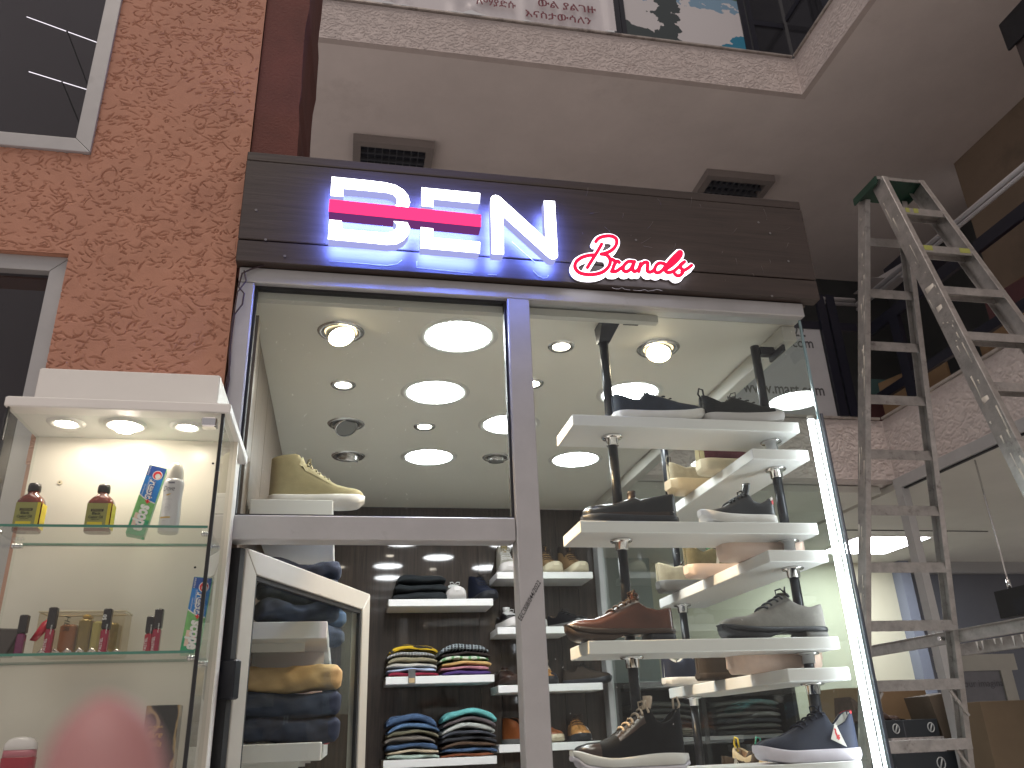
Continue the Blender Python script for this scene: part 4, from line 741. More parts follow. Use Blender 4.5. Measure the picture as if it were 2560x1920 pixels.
yprint = mat('cloth_yellow_print', (0.62,0.4,0.015), 0.85); n_ = yprint.node_tree; v_ = nod(n_, 'ShaderNodeTexWave', wave_type='RINGS'); v_.inputs['Scale'].default_value = 9; v_.inputs['Distortion'].default_value = 6; v_.inputs['Detail'].default_value = 1; tc_ = nod(n_, 'ShaderNodeTexCoord'); n_.links.new(tc_.outputs['Object'], v_.inputs[0]); r_ = nod(n_, 'ShaderNodeValToRGB'); r_.color_ramp.interpolation = 'CONSTANT'; r_.color_ramp.elements[0].color = (0.02,0.016,0.01,1); r_.color_ramp.elements[1].position = 0.42; r_.color_ramp.elements[1].color = (0.62,0.4,0.015,1); n_.links.new(v_.outputs['Fac'], r_.inputs[0]); n_.links.new(r_.outputs[0], n_.nodes['Principled BSDF'].inputs['Base Color'])
denim_l = mat('denim_light', (0.1,0.18,0.32), 0.9, var=0.35, vscale=40); denim_m = mat('denim_mid', (0.055,0.1,0.19), 0.9, var=0.35, vscale=40); denim_d = mat('denim_dark', (0.022,0.032,0.062), 0.9, var=0.3, vscale=40, bump=0.1, bscale=300)
def stack(items, x0, x1, z, group, base, arch=0.004, y0=2.46, y1=2.70):
    zz = z+0.0015
    for k, (lb, m, th) in enumerate(items):
        j = rng.uniform(-0.008,0.008); garment('folded_shirt', lb, x0+j, x1+j+rng.uniform(-.006,.006), y0+rng.uniform(-.004,.006), y1, zz, th, m, base+k, group, arch=arch*k)
        zz += th*0.93
GS = 'folded shirts on the back wall shelves'
stack([('crimson folded shirt at the bottom of the yellow topped stack',cloth('crimson',(0.28,0.02,0.05)),0.026),('pale blue folded shirt above the crimson one',cloth('paleblue',(0.42,0.5,0.68)),0.02),('white striped folded shirt under the khaki one',cloth('offwhite',(0.6,0.58,0.52)),0.026),
       ('khaki folded shirt in the yellow topped stack',cloth('khaki',(0.27,0.24,0.16)),0.03),('white and black checked folded shirt under the yellow one',plaid('check_white',(0.6,0.6,0.58),(0.05,0.05,0.06),(0.2,0.2,0.2),110),0.026),('yellow and black printed folded shirt on top of its stack',yprint,0.036)], 0.25, 0.525, 1.836, GS, 100)
stack([('purple folded shirt at the bottom of the dark plaid stack',cloth('purple',(0.07,0.035,0.16)),0.028),('rose pink folded shirt above the purple one',cloth('rose',(0.45,0.2,0.24)),0.024),('mustard folded shirt in the dark plaid stack',cloth('mustard',(0.55,0.36,0.14)),0.026),
       ('white and green folded shirt in the dark plaid stack',plaid('stripe_green',(0.55,0.6,0.5),(0.14,0.32,0.14),(0.5,0.55,0.45),20),0.024),('dark brown folded shirt under the plaid one',cloth('darkbrown',(0.03,0.02,0.018)),0.022),('black and white plaid folded shirt on top of its stack',plaid('plaid_dark',(0.014,0.02,0.026),(0.3,0.34,0.36),(0.02,0.02,0.02),50),0.042)], 0.545, 0.825, 1.836, GS, 140)
stack([('mint green folded shirt at the bottom of the denim stack',cloth('mint',(0.42,0.52,0.46)),0.028),('cream folded shirt in the denim stack',cloth('cream',(0.6,0.5,0.36)),0.018),('spotted blue folded shirt in the denim stack',denim_m,0.034),('taupe folded shirt in the denim stack',cloth('taupe',(0.17,0.15,0.13)),0.03),
       ('olive folded shirt in the denim stack',cloth('olive',(0.16,0.15,0.1)),0.026),('sky blue denim folded shirt second from the top',denim_l,0.03),('blue denim folded shirt on top of its stack',denim_m,0.05)], 0.25, 0.525, 1.415, GS, 180, 0.006)
stack([('rust folded shirt at the bottom of the teal topped stack',cloth('rust',(0.22,0.07,0.03)),0.02),('blue jeans fabric folded shirt in the teal topped stack',denim_m,0.026),('brown folded shirt in the teal topped stack',cloth('brown',(0.09,0.055,0.035)),0.024),('charcoal folded shirt with white tag in the teal topped stack',cloth('charcoal',(0.035,0.036,0.042)),0.028),
       ('slate folded shirt in the teal topped stack',cloth('slate',(0.06,0.065,0.08)),0.024),('pale grey folded shirt in the teal topped stack',cloth('palegrey',(0.46,0.48,0.45)),0.034),('mauve grey folded shirt second in the teal topped stack',cloth('mauve',(0.11,0.09,0.095)),0.028),('teal folded shirt on top of its stack',cloth('teal',(0.13,0.42,0.42)),0.044)], 0.55, 0.845, 1.415, GS, 220, 0.006)
bkc = cloth('black', (0.012,0.016,0.019))
for k, (lb, th) in enumerate((('bottom black folded trousers on the upper left back shelf',0.052),('middle black folded trousers on the upper left back shelf',0.05),('top black folded trousers on the upper left back shelf',0.052))):
    garment('folded_trousers', lb, 0.27+k*0.012, 0.585-k*0.004, 2.465, 2.70, 2.2585+k*0.049, th, bkc, 300+k, 'black trousers folded on the back wall')
tg = MB().box(0.362,0.402,2.444,2.4455,1.80,1.875); setp(obj('price_tag', tg, mat('tag_grey',(0.1,0.1,0.1),0.7)), 'dark grey price tag hanging over the shelf edge below the shirts', 'tag')
obj('tag_patch', MB().box(0.366,0.398,2.4425,2.4438,1.802,1.827), mat('tag_kraft',(0.5,0.36,0.2),0.8), bpy.data.objects['price_tag'])
# ================================================================== left wall shelves, jeans and trousers
GJ = 'folded trousers on the left wall shelves'
for (z, y0, lb) in ((2.285,0.45,'highest white shelf on the left shop wall'),(1.885,0.52,'white shelf under the dark jeans on the left shop wall'),(1.512,0.56,'white shelf under the tan trousers on the left shop wall')):
    t = thing('wall_shelf', lb, 'shelf', (-0.19,y0,z), 0, 'white shelves on the left wall')
    obj('board', MB().rbox(-0.332,-0.055,y0,2.2,z-0.055,z,0.002), white, t)
    for yb in (y0+0.12, 1.3, 2.0): obj('bracket', MB().box(-0.332,-0.13,yb,yb+0.018,z-0.085,z-0.0555), whitep, t)
uprights = MB().box(-0.332,-0.07,0.95,0.968,1.513,1.828); setp(obj('shelf_divider', uprights, white), 'white upright panel between the two lower left wall shelves', 'panel')
def smooth3(L, n):
    P = [np.array(p, float) for p in L]; out = []
    for a, b in zip(P[:-1], P[1:]): out += [a+(b-a)*k/n for k in range(n)]
    return out+[P[-1]]
def roll(lb, pts, r, m, sq=1.0, name='folded_trousers', flat=1.0):
    P = [Vector(p) for p in smooth3(pts, 5)]; mb = MB(); n = 30; secs = []; rd = random.Random(len(lb)); q1, q2, q3 = rd.random()*6, rd.random()*6, rd.random()*6
    for i, p in enumerate(P):
        f = i/(len(P)-1); e = min(1, min(f, 1-f)*9+0.55)**0.7; a0 = q1+f*2.2
        wr = lambda a: 1+0.05*math.sin(2*a+q1+f*3)+0.035*math.sin(4*a+f*9+q2)+0.03*math.sin(7*a-f*14+q3)+0.025*math.sin(f*31+3*a)
        d = (P[min(i+1,len(P)-1)]-P[max(i-1,0)]).normalized(); u = Vector((0,0,1)); w = d.cross(u).normalized()
        secs.append([p+e*r*wr(2*math.pi*k/n)*(math.copysign(abs(math.cos(2*math.pi*k/n))**0.75, math.cos(2*math.pi*k/n))*w*flat+math.copysign(abs(math.sin(2*math.pi*k/n))**0.85, math.sin(2*math.pi*k/n))*sq*u) for k in range(n)])
    return setp(obj(name, mb.loft(secs), m), lb, 'trousers', GJ)
for k, (z, lb) in enumerate(((1.93,'lowest dark jeans roll on the left wall shelf'),(2.005,'middle dark jeans roll on the left wall shelf'),(2.075,'top dark jeans roll on the left wall shelf'))):
    roll(lb, [(-0.30+0.03*i+0.0*k, 0.60+0.01*i+0.02*k, z+0.012*math.sin(i)) for i in range(10)], 0.042, denim_d, 0.88, flat=1.5)
    roll(lb.replace('left wall shelf','left wall shelf, farther back'), [(-0.28+0.036*i+0.004*k, 0.80+0.05*i, z+0.01-0.006*i) for i in range(8)], 0.04, denim_m if k else denim_d, 0.9, flat=1.5)
for k, (z, m, lb) in enumerate(((1.553,denim_d,'lower navy trousers under the tan pair on the left wall shelf'),(1.628,denim_d,'upper navy trousers under the tan pair on the left wall shelf'),(1.706,mat('chino_tan',(0.5,0.34,0.16),0.85,var=0.12,vscale=14,bump=0.2,bscale=40),'tan trousers folded over the navy ones on the left wall shelf'))):
    roll(lb, [(-0.33+0.036*i, 0.63+0.006*i, z+0.008*math.sin(i*.7+k)+(0.01*math.sin(i*.35) if k == 2 else 0)) for i in range(10)], 0.044, m, 0.92, flat=1.6)
for k, (y, z, c, lb) in enumerate(((0.9,1.63,(0.3,0.03,0.04),'red'),(0.95,1.575,(0.4,0.33,0.2),'khaki'),(1.0,1.535,(0.6,0.12,0.14),'coral'))):
    roll('%s folded trousers end sticking out behind the navy trousers' % lb, [(-0.28+0.036*i, y, z) for i in range(8)], 0.034, cloth('roll_'+lb, c), 0.9, flat=1.4)
for k, (z, c, lb) in enumerate(((1.79,(0.4,0.41,0.36),'upper sage'),(1.74,(0.36,0.37,0.33),'lower sage'),(1.69,(0.05,0.055,0.06),'charcoal'),(1.645,(0.55,0.56,0.54),'white'))):
    roll('%s folded trousers at the back of the left wall shelf' % lb, [(-0.3+0.04*i, 1.35+0.02*k, z) for i in range(8)], 0.03, cloth('sage_'+lb.split()[0]+lb.split()[-1], c), 0.85, flat=1.5)
t, f = shoe('high_top', 'beige canvas high top with white sole poking past the highest left shelf', 0.30, 0.052, [(0.3,.15),(.42,.132),(.55,.1),(.7,.07),(.82,.06),(.9,.057),(.95,.053),(.985,.047),(1,.038)], [(0,.155),(.12,.165),(.26,.17),(.36,.16),(.45,.14)], .36, canv, sole_w, lin_d, 'shoes on the left wall shelves', sole_h=0.026, toe_lift=0.004, laces=6, lace_m=mat('lace_olive',(0.3,0.26,0.14),0.8), patches=(('facing',.3,.62,38,74,mat('canvas_beige_light',(0.42,0.36,0.21),0.85),(-1,1),0.03),)); put(t, -0.28, 0.54, 2.285, 0)
obj('eyelet', MB().tube([f(.38+.03*i, R(66-3.5*i), -1, .001) for i in range(2)], 0.003, 6).tube([f(.44, R(60), -1, .001), f(.445, R(60), -1, .001)], 0.003, 6).tube([f(.5, R(56), -1, .001), f(.505, R(56), -1, .001)], 0.003, 6).tube([f(.34, R(72), -1, .001), f(.345, R(72), -1, .001)], 0.003, 6), lace_bk, t, world=False)
t, f = shoe('sneaker', 'white toed sneaker farther back on the highest left shelf', 0.30, 0.05, low, col, .36, navy, sole_w, lin_d, 'shoes on the left wall shelves', sole_h=0.03, laces=3, lace_m=lace_wh); put(t, -0.285, 1.02, 2.285, 0)
# ================================================================== lit glass display cabinet on the orange wall
CX0, CX1, CF, CBK = -0.808, -0.298, -0.42, -0.205
cb_ = thing('display_cabinet', 'white lit glass display cabinet mounted on the orange wall', 'display cabinet', (-0.55,-0.2,1.2))
obj('top_board', MB().rbox(CX0,CX1,CF,-0.005,2.262,2.288,0.003), whitep, cb_)
obj('fascia_box', MB().rbox(-0.806,-0.357,-0.262,-0.007,2.2885,2.432,0.003), whitep, cb_)
obj('back_panel', MB().box(CX0+0.006,CX1-0.004,CBK,CBK+0.015,0.9,2.2615), warm_panel, cb_)
obj('carcass', MB().box(CX0+0.02,CX1-0.02,CBK+0.0155,-0.008,0.9,2.2615), whitep, cb_)
obj('glass_side', MB().box(CX0+0.008,CX0+0.013,CF+0.012,CBK-0.001,1.0,2.2615), g_cab, cb_)
obj('glass_side', MB().box(CX1-0.018,CX1-0.013,CF+0.012,CBK-0.001,1.0,2.2615), g_cab, cb_)
obj('edge_strip', MB().box(CX1-0.0205,CX1-0.0125,CF+0.003,CF+0.0115,1.0,2.2615), rubber, cb_)
obj('edge_strip', MB().box(CX0+0.008,CX0+0.012,CF+0.003,CF+0.0115,2.18,2.2615), rubber, cb_)
obj('glass_front', MB().box(CX0+0.004,CX1-0.022,CF+0.004,CF+0.009,1.0,2.245), g_cab, cb_)
obj('hinge', MB().rbox(-0.362,-0.325,CF-0.012,CF+0.016,2.222,2.246,0.003), chrome, cb_)
ZS = [1.985, 1.705]
for z in ZS:
    obj('glass_shelf', MB().box(CX0+0.014,CX1-0.026,-0.398,CBK-0.001,z-0.006,z), g_cab, cb_)
    obj('shelf_edge', MB().box(CX0+0.014,CX1-0.026,-0.4005,-0.3982,z-0.006,z), g_edge, cb_)
    obj('shelf_edge', MB().box(CX0+0.014,CX1-0.026,CBK-0.0009,CBK-0.0001,z-0.006,z), g_edge, cb_)
    for x, sg in ((CX0+0.013,1),(CX1-0.018,-1)):
        for y in (-0.375,-0.235):
            q = MB()
            for k in range(4): q.lathe([(0.0065,k*0.006),(0.0065,k*0.006+0.0042),(0.004,k*0.006+0.0043),(0.004,k*0.006+0.006)], (0,0,0), 14)
            q.xf(Matrix.Translation((x,y,z-0.014)) @ Matrix.Rotation(R(90)*sg,4,'Y')); obj('shelf_clip', q, chrome, cb_)
lamp_c = emis('lamp_cabinet', (1.0,0.87,0.73), 42.0)
GL = 'downlights in the cabinet top'
for x, r, lb in ((-0.70,0.026,'left small downlight in the cabinet top'),(-0.415,0.024,'right small downlight in the cabinet top')): downlight(x, -0.315, r, lamp_c, lb, 2.2618, 0.019, whitep, GL)
t = downlight(-0.562, -0.315, 0.034, lamp_c, 'middle bulging downlight in the cabinet top', 2.2618, 0.018, whitep, GL)
obj('bulb', MB().lathe([(0.031,-0.002),(0.029,-0.009),(0.02,-0.017),(0.008,-0.021),(0.001,-0.022)], (-0.562,-0.315,2.2618), 24), lamp_c, t)
obj('screw_cup', MB().tube([(-0.725,CBK-0.003,2.14),(-0.725,CBK-0.0005,2.14)], 0.006, 12), sole_c, cb_); obj('screw_hole', MB().tube([(-0.36,CBK-0.001,2.20),(-0.36,CBK-0.0002,2.20)], 0.003, 10).tube([(-0.375,CBK-0.001,1.925),(-0.375,CBK-0.0002,1.925)], 0.003, 10).tube([(-0.725,CBK-0.0036,2.14),(-0.725,CBK-0.003,2.14)], 0.002, 8), lin_d, cb_)
# --- products
YP = -0.315
ux_, uz_ = (1,0,0), (0,0,1)
gr_lab = mat('label_olive', (0.3,0.29,0.09), 0.6, var=0.08); gr_txt = mat('print_dark', (0.02,0.025,0.015), 0.7); ye_lab = mat('label_yellow', (0.7,0.56,0.03), 0.6)
amber = mat('amber_bottle', (0.16,0.025,0.012), 0.12, coat=0.8); capb = mat('cap_black', (0.02,0.014,0.014), 0.35, coat=0.3); prw = mat('print_white', (0.8,0.8,0.78), 0.7)
def oil(x, lb):
    t = thing('oil_bottle', lb, 'bottle', (x,YP,ZS[0]), 0, 'castor oil bottles on the upper glass shelf'); w, d = 0.029, 0.02
    def sec(w, d, z, n=28, q=0.5): return [(x+w*math.copysign(abs(math.cos(2*math.pi*k/n))**q, math.cos(2*math.pi*k/n)), YP+d*math.copysign(abs(math.sin(2*math.pi*k/n))**q, math.sin(2*math.pi*k/n)), ZS[0]+z) for k in range(n)]
    obj('bottle_body', MB().loft([sec(w*.97,d*.97,0.0005),sec(w,d,0.004),sec(w,d,0.07),sec(w*.97,d*.97,0.076,q=.6),sec(w*.8,d*.85,0.084,q=.75),sec(w*.5,d*.72,0.091,q=.95),sec(0.0125,0.0125,0.094,q=1),sec(0.0125,0.0125,0.098,q=1)]), amber, t)
    obj('cap', MB().lathe([(0.0125,0.0982),(0.014,0.099),(0.0142,0.112),(0.0128,0.1175),(0.012,0.1178)], (x,YP,ZS[0]), 24), capb, t)
    obj('label_front', MB().box(x-w+0.003,x+w-0.004,YP-d-0.0007,YP-d-0.0001,ZS[0]+0.008,ZS[0]+0.068), gr_lab, t)
    obj('label_side', MB().box(x+w+0.0002,x+w+0.0008,YP-d*.8,YP+d*.8,ZS[0]+0.008,ZS[0]+0.068), ye_lab, t)
    obj('label_corner', MB().box(x+w-0.0085,x+w-0.001,YP-d-0.0011,YP-d-0.0008,ZS[0]+0.008,ZS[0]+0.068), ye_lab, t)
    y = YP-d-0.0014
    obj('label_band', MB().tube([(x-0.016,y+.0006,ZS[0]+0.05),(x+0.013,y+.0006,ZS[0]+0.05)], 0.0001, 4).box(x-0.016,x+0.012,y,y+0.0004,ZS[0]+0.0475,ZS[0]+0.0535), mat('label_brown',(0.05,0.035,0.015),0.6), t)
    obj('label_field', MB().box(x-0.02,x+0.013,y,y+0.0004,ZS[0]+0.011,ZS[0]+0.022), ye_lab, t)
    text('print', 'JAMAICAN', 0.0035, gr_lab, t, (x-0.013,y-0.0004,ZS[0]+0.0488), ux_, uz_, 0.022)
    text('print', 'Black', 0.0062, gr_txt, t, (x-0.012,y,ZS[0]+0.0395), ux_, uz_, 0.019, bold=0.02); text('print', 'Castor Oil', 0.0062, gr_txt, t, (x-0.019,y,ZS[0]+0.031), ux_, uz_, 0.032, bold=0.02)
    text('print', 'SERUM', 0.003, gr_txt, t, (x-0.012,y,ZS[0]+0.0265), ux_, uz_, 0.018)
oil(-0.742, 'dark castor oil bottle with olive label at the left end of the upper glass shelf'); oil(-0.587, 'dark castor oil bottle with olive label in the middle of the upper glass shelf')
blu = mat('carton_blue', (0.01,0.2,0.62), 0.3, coat=0.3); nvb = mat('carton_navy', (0.02,0.08,0.36), 0.35); gnn = mat('carton_green', (0.2,0.5,0.16), 0.35, var=0.35, vscale=60); gn2 = mat('carton_green_deep', (0.03,0.36,0.16), 0.35, var=0.3, vscale=60); prr = mat('print_red', (0.7,0.02,0.03), 0.5); pnk = mat('print_pink', (0.8,0.6,0.5), 0.6); vio = mat('print_violet', (0.06,0.04,0.35), 0.5)
def crest(name, lb, x, z, rz, tilt, back):
    t = thing(name, lb, 'toothpaste box', (x,YP,z), R(rz), 'toothpaste boxes in the cabinet'); t.rotation_euler = (R(-back), R(tilt), R(rz)); w, h, d = 0.042, 0.178, 0.034
    def o(n, m, mt): return obj(n, m, mt, t, world=False)
    o('carton', MB().rbox(0,w,0,d,0,h,0.001), gn2)
    e = -0.0006
    o('panel_green', MB().add([(0.0005,e,0.04),(w-0.0005,e,0.04),(w-0.0005,e,0.09),(0.0005,e,0.1)], [(0,1,2,3)]), gnn); o('panel_green', MB().add([(0.0005,e,0.001),(w-.0005,e,0.001),(w-.0005,e,0.0398),(0.0005,e,0.0398)], [(0,1,2,3)]), gn2)
    o('panel_blue', MB().add([(0.0005,e*1.5,0.102),(0.012,e*1.5,0.095),(0.024,e*1.5,0.09),(w-.0005,e*1.5,0.086),(w-.0005,e*1.5,0.15),(0.0005,e*1.5,0.15)], [(0,1,2,3,4,5)]), blu)
    o('panel_edge', MB().add([(0.0005,e*1.3,0.099),(0.012,e*1.3,0.092),(0.024,e*1.3,0.087),(w-.0005,e*1.3,0.083),(w-.0005,e*1.3,0.09),(0.0005,e*1.3,0.104)], [(0,1,2,3,4,5)]), prw)
    o('panel_navy', MB().add([(0.0005,e*1.6,0.1502),(w-.0005,e*1.6,0.1502),(w-.0005,e*1.6,h-0.001),(0.0005,e*1.6,h-0.001)], [(0,1,2,3)]), nvb)
    o('panel_violet', MB().add([(0.016,e*1.8,0.018),(0.0215,e*1.8,0.018),(0.0215,e*1.8,0.052),(0.016,e*1.8,0.052)], [(0,1,2,3)]), vio); o('panel_pink', MB().add([(0.006,e*1.8,0.018),(0.0158,e*1.8,0.018),(0.0158,e*1.8,0.054),(0.006,e*1.8,0.054)], [(0,1,2,3)]), pnk)
    dn, rt = (0,0,-1), (1,0,0)
    def tx(b, hh, x0, z0, ln, mt, ee=2.6, bold=0.0, shear=0.15):
        q = text('print', b, hh, mt, None, (x0,e*ee,z0), dn, rt, ln, bold=bold, shear=shear); q.parent = t
    tx('rest', 0.017, 0.0155, 0.142, 0.05, prw, 2.2, 0.06); tx('rest', 0.0135, 0.0175, 0.1405, 0.046, nvb, 3.4, -0.005); tx('+', 0.012, 0.0175, 0.091, 0.011, prr, 2.8, 0.05); tx('scope', 0.019, 0.0145, 0.077, 0.066, prw, 2.4, 0.045)
    tx('COMPLETE', 0.004, 0.0105, 0.147, 0.034, prw, 2.2); tx('WHITENING', 0.0028, 0.005, 0.128, 0.03, prw, 2.2); tx('OUTLAST', 0.0036, 0.0172, 0.049, 0.026, prw, 2.6); tx('FRESH', 0.0035, 0.003, 0.175, 0.024, prw, 2.6)
    q = MB(); n = 26; c = (0.0265, 0.155)   # red crescent of the big C
    outer = [(c[0]+0.0098*math.cos(R(250)-R(320)*k/n), c[1]+0.0105*math.sin(R(250)-R(320)*k/n)) for k in range(n+1)]; inner = [(c[0]+0.0015+0.0066*math.cos(R(250)-R(320)*k/n), c[1]-0.0022+0.0068*math.sin(R(250)-R(320)*k/n)) for k in range(n+1)]
    vs = [(a, e*2.8, b) for a, b in outer]+[(a, e*2.8, b) for a, b in inner]; o('print', q.add(vs, [(k, k+1, n+2+k, n+1+k) for k in range(n)]), prr)
    o('print', MB().add([(c[0]+0.0115*math.cos(2*math.pi*k/24), e*2.2, c[1]+0.0122*math.sin(2*math.pi*k/24)) for k in range(24)], [tuple(range(24))]), prw)
    o('print', MB().add([(0.0245+0.0042*math.cos(2*math.pi*k/16), e*3.2, 0.0385+0.0042*math.sin(2*math.pi*k/16)) for k in range(16)], [tuple(range(16))]), prr)
crest('toothpaste_box', 'blue and green toothpaste carton leaning beside the white spray can', -0.524, ZS[0]+0.001, 8, 10, 2)
crest('toothpaste_box', 'blue and green toothpaste carton at the right end of the lower glass shelf', -0.369, ZS[1]+0.001, 6, 4, 2)
# spray can
x = -0.428; t = thing('spray_can', 'white deodorant spray can with rounded cap on the upper glass shelf', 'spray can', (x,YP,ZS[0]))
pearl = mat('can_pearl', (0.66,0.65,0.66), 0.3, 0.1, coat=0.3); gold = mat('gold', (0.7,0.46,0.12), 0.3, 0.8)
obj('can_body', MB().lathe([(0.0215,0.0006),(0.0238,0.003),(0.0238,0.04),(0.0222,0.08),(0.0222,0.095),(0.0238,0.118),(0.0238,0.126),(0.0215,0.1335)], (x,YP,ZS[0]), 36), pearl, t)
obj('cap', MB().lathe([(0.0195,0.1338),(0.0198,0.136),(0.0196,0.15),(0.018,0.163),(0.0135,0.1735),(0.007,0.179),(0.001,0.1805)], (x,YP,ZS[0]), 32), sole_w if False else mat('cap_ivory',(0.75,0.71,0.62),0.35,coat=0.2), t)
def curve_text(body, z, h, fit, m, x0, shear=0.0):
    q = text('print', body, h, m, None, (x0,0,ZS[0]+z), ux_, uz_, fit, shear=shear)
    me = q.data
    for v in me.vertices: dx = v.co.x-x; v.co.y = YP-math.sqrt(max(0, 0.0246**2-dx*dx))
    for v in me.vertices: v.co.x -= x; v.co.y -= YP; v.co.z -= ZS[0]
    q.parent = t
dkg = mat('print_grey', (0.12,0.12,0.14), 0.6); lgg = mat('print_pale', (0.45,0.44,0.46), 0.6)
curve_text('Dove', 0.101, 0.0125, 0.027, dkg, x-0.0195, 0.25); curve_text('advanced care', 0.078, 0.0035, 0.02, lgg, x-0.0145); curve_text('0%', 0.056, 0.006, 0.009, lgg, x-0.0105); curve_text('48h', 0.025, 0.003, 0.007, lgg, x-0.013)
def arcb(z0, z1, a0, a1, m, nm, r=0.0243):
    n = 10; obj(nm, MB().add([(x+r*math.sin(R(a0+(a1-a0)*k/n)), YP-r*math.cos(R(a0+(a1-a0)*k/n)), ZS[0]+z) for z in (z0, z1) for k in range(n+1)], [(k, k+1, n+2+k, n+1+k) for k in range(n)]), m, t)
arcb(0.033,0.0365,-50,12,gold,'gold_band'); arcb(0.119,0.1235,-22,14,mat('badge_slate',(0.2,0.2,0.24),0.5),'oval_badge')
rg = MB(); rg.tube([(x-0.006+0.0085*math.cos(2*math.pi*k/24), YP-0.0246+0.0006*math.cos(2*math.pi*k/24), ZS[0]+0.059+0.0085*math.sin(2*math.pi*k/24)) for k in range(25)], 0.0003, 4); obj('ring_mark', rg, lgg, t)
obj('bird_mark', MB().add([(x-0.012,YP-0.0238,ZS[0]+0.0895),(x-0.007,YP-0.0246,ZS[0]+0.088),(x-0.001,YP-0.0248,ZS[0]+0.0915),(x+0.001,YP-0.0248,ZS[0]+0.094),(x-0.006,YP-0.0247,ZS[0]+0.0925)], [(0,1,2,3,4)]), gold, t)
# lip gloss tubes on the lower glass shelf
GG = 'lip gloss tubes on the lower glass shelf'
def gloss(x, h, c, lb, y=-0.34, txt=True, tilt=0):
    t = thing('lip_gloss', lb, 'lip gloss', (x,y,ZS[1]), 0, GG)
    obj('tube', MB().rbox(x-0.0085,x+0.0085,y-0.0085,y+0.0085,ZS[1]+0.0005,ZS[1]+h*.55,0.003), c, t); obj('cap', MB().rbox(x-0.0088,x+0.0088,y-0.0088,y+0.0088,ZS[1]+h*.5502,ZS[1]+h,0.002), capb, t)
    if txt:
        text('print', 'PASTEL', 0.0058, prw, t, (x-0.001,y-0.0092,ZS[1]+0.006), (0,0,1), (-1,0,0), 0.03); text('print', 'matte', 0.003, prw, t, (x+0.005,y-0.0092,ZS[1]+0.045), (0,0,1), (-1,0,0), 0.02)
    return t
gl_r = mat('gloss_red', (0.32,0.015,0.045), 0.2, coat=0.5); gl_p = mat('gloss_plum', (0.17,0.02,0.085), 0.2, coat=0.5); gl_c = mat('gloss_cherry', (0.4,0.02,0.04), 0.2, coat=0.5)
gloss(-0.7, 0.088, gl_p, 'plum lip gloss tube, shortest on the left', txt=False); gloss(-0.643, 0.104, gl_r, 'red lip gloss tube in front of the red ribbon'); t = gloss(-0.528, 0.1, gl_r, 'red lip gloss tube with white mark on its cap before the gift box')
text('print', '50', 0.008, prw, t, (-0.528,-0.3495,ZS[1]+0.074), (0,0,1), (-1,0,0), 0.012, bold=0.02)
gloss(-0.437, 0.084, gl_c, 'red lip gloss tube half behind the right one', y=-0.325); gloss(-0.417, 0.098, gl_r, 'red lip gloss tube farthest right beside the toothpaste carton', y=-0.345)
# clear gift box with bottles and a red ribbon
t = thing('gift_set', 'clear plastic gift box with amber bottles behind the lip gloss tubes', 'gift box', (-0.59,-0.27,ZS[1])); bx = (-0.685,-0.5,-0.305,-0.235)
clr = glass('clear_plastic', (0.88,0.84,0.76), 1.45, 0.08, haze=0.12, hcol=(0.75,0.68,0.55))
obj('box_shell', MB().rbox(*bx,ZS[1]+0.0006,ZS[1]+0.1,0.004), clr, t)
obj('box_rim', MB().tube([(bx[0],bx[2],ZS[1]+0.1),(bx[1],bx[2],ZS[1]+0.1),(bx[1],bx[3],ZS[1]+0.1),(bx[0],bx[3],ZS[1]+0.1),(bx[0],bx[2],ZS[1]+0.1)], 0.002, 6), mat('plastic_rim',(0.7,0.62,0.45),0.25), t)
am2 = mat('amber_liquid', (0.4,0.14,0.05), 0.25, coat=0.5); gld2 = mat('olive_gold', (0.33,0.25,0.08), 0.3, 0.3, var=0.3, vscale=40)
for (a, b, h, mm) in ((-0.64,-0.606,0.074,am2),(-0.602,-0.575,0.086,gld2),(-0.572,-0.553,0.08,mat('label_lemon',(0.55,0.5,0.16),0.5)),(-0.545,-0.515,0.076,gld2)): obj('gift_bottle', MB().rbox(a,b,-0.29,-0.25,ZS[1]+0.012,ZS[1]+h,0.004), mm, t)
obj('gift_cap', MB().rbox(-0.597,-0.58,-0.285,-0.255,ZS[1]+0.0862,ZS[1]+0.096,0.003), gold, t)
text('print', 'HER', 0.012, gr_txt, t, (-0.627,-0.3065,ZS[1]+0.09), (0,0,-1), (1,0,0), 0.034, shear=0.3)
foil = MB(); fr = random.Random(5)
for k in range(7): x = -0.675+k*0.026; foil.tube([(x,-0.31,ZS[1]+0.004),(x+0.012,-0.312,ZS[1]+0.012+0.004*fr.random()),(x+0.028,-0.31,ZS[1]+0.004)], [0.002,0.005,0.002], 6)
obj('foil', foil, mat('foil_silver',(0.6,0.55,0.5),0.25,0.7), t)
rbm = mat('ribbon_red', (0.5,0.012,0.03), 0.25, coat=0.4)
obj('ribbon', MB().loft([[(-0.69+0.006*0,-0.318,ZS[1]+0.036),(-0.676,-0.322,ZS[1]+0.033),(-0.676,-0.316,ZS[1]+0.034),(-0.69,-0.314,ZS[1]+0.038)],[(-0.678,-0.325,ZS[1]+0.054),(-0.66,-0.328,ZS[1]+0.05),(-0.66,-0.32,ZS[1]+0.052),(-0.678,-0.318,ZS[1]+0.056)],[(-0.67,-0.32,ZS[1]+0.074),(-0.652,-0.322,ZS[1]+0.07),(-0.652,-0.316,ZS[1]+0.072),(-0.67,-0.314,ZS[1]+0.076)],[(-0.66,-0.312,ZS[1]+0.084),(-0.652,-0.314,ZS[1]+0.086),(-0.652,-0.31,ZS[1]+0.087),(-0.66,-0.308,ZS[1]+0.085)]]), rbm, t)
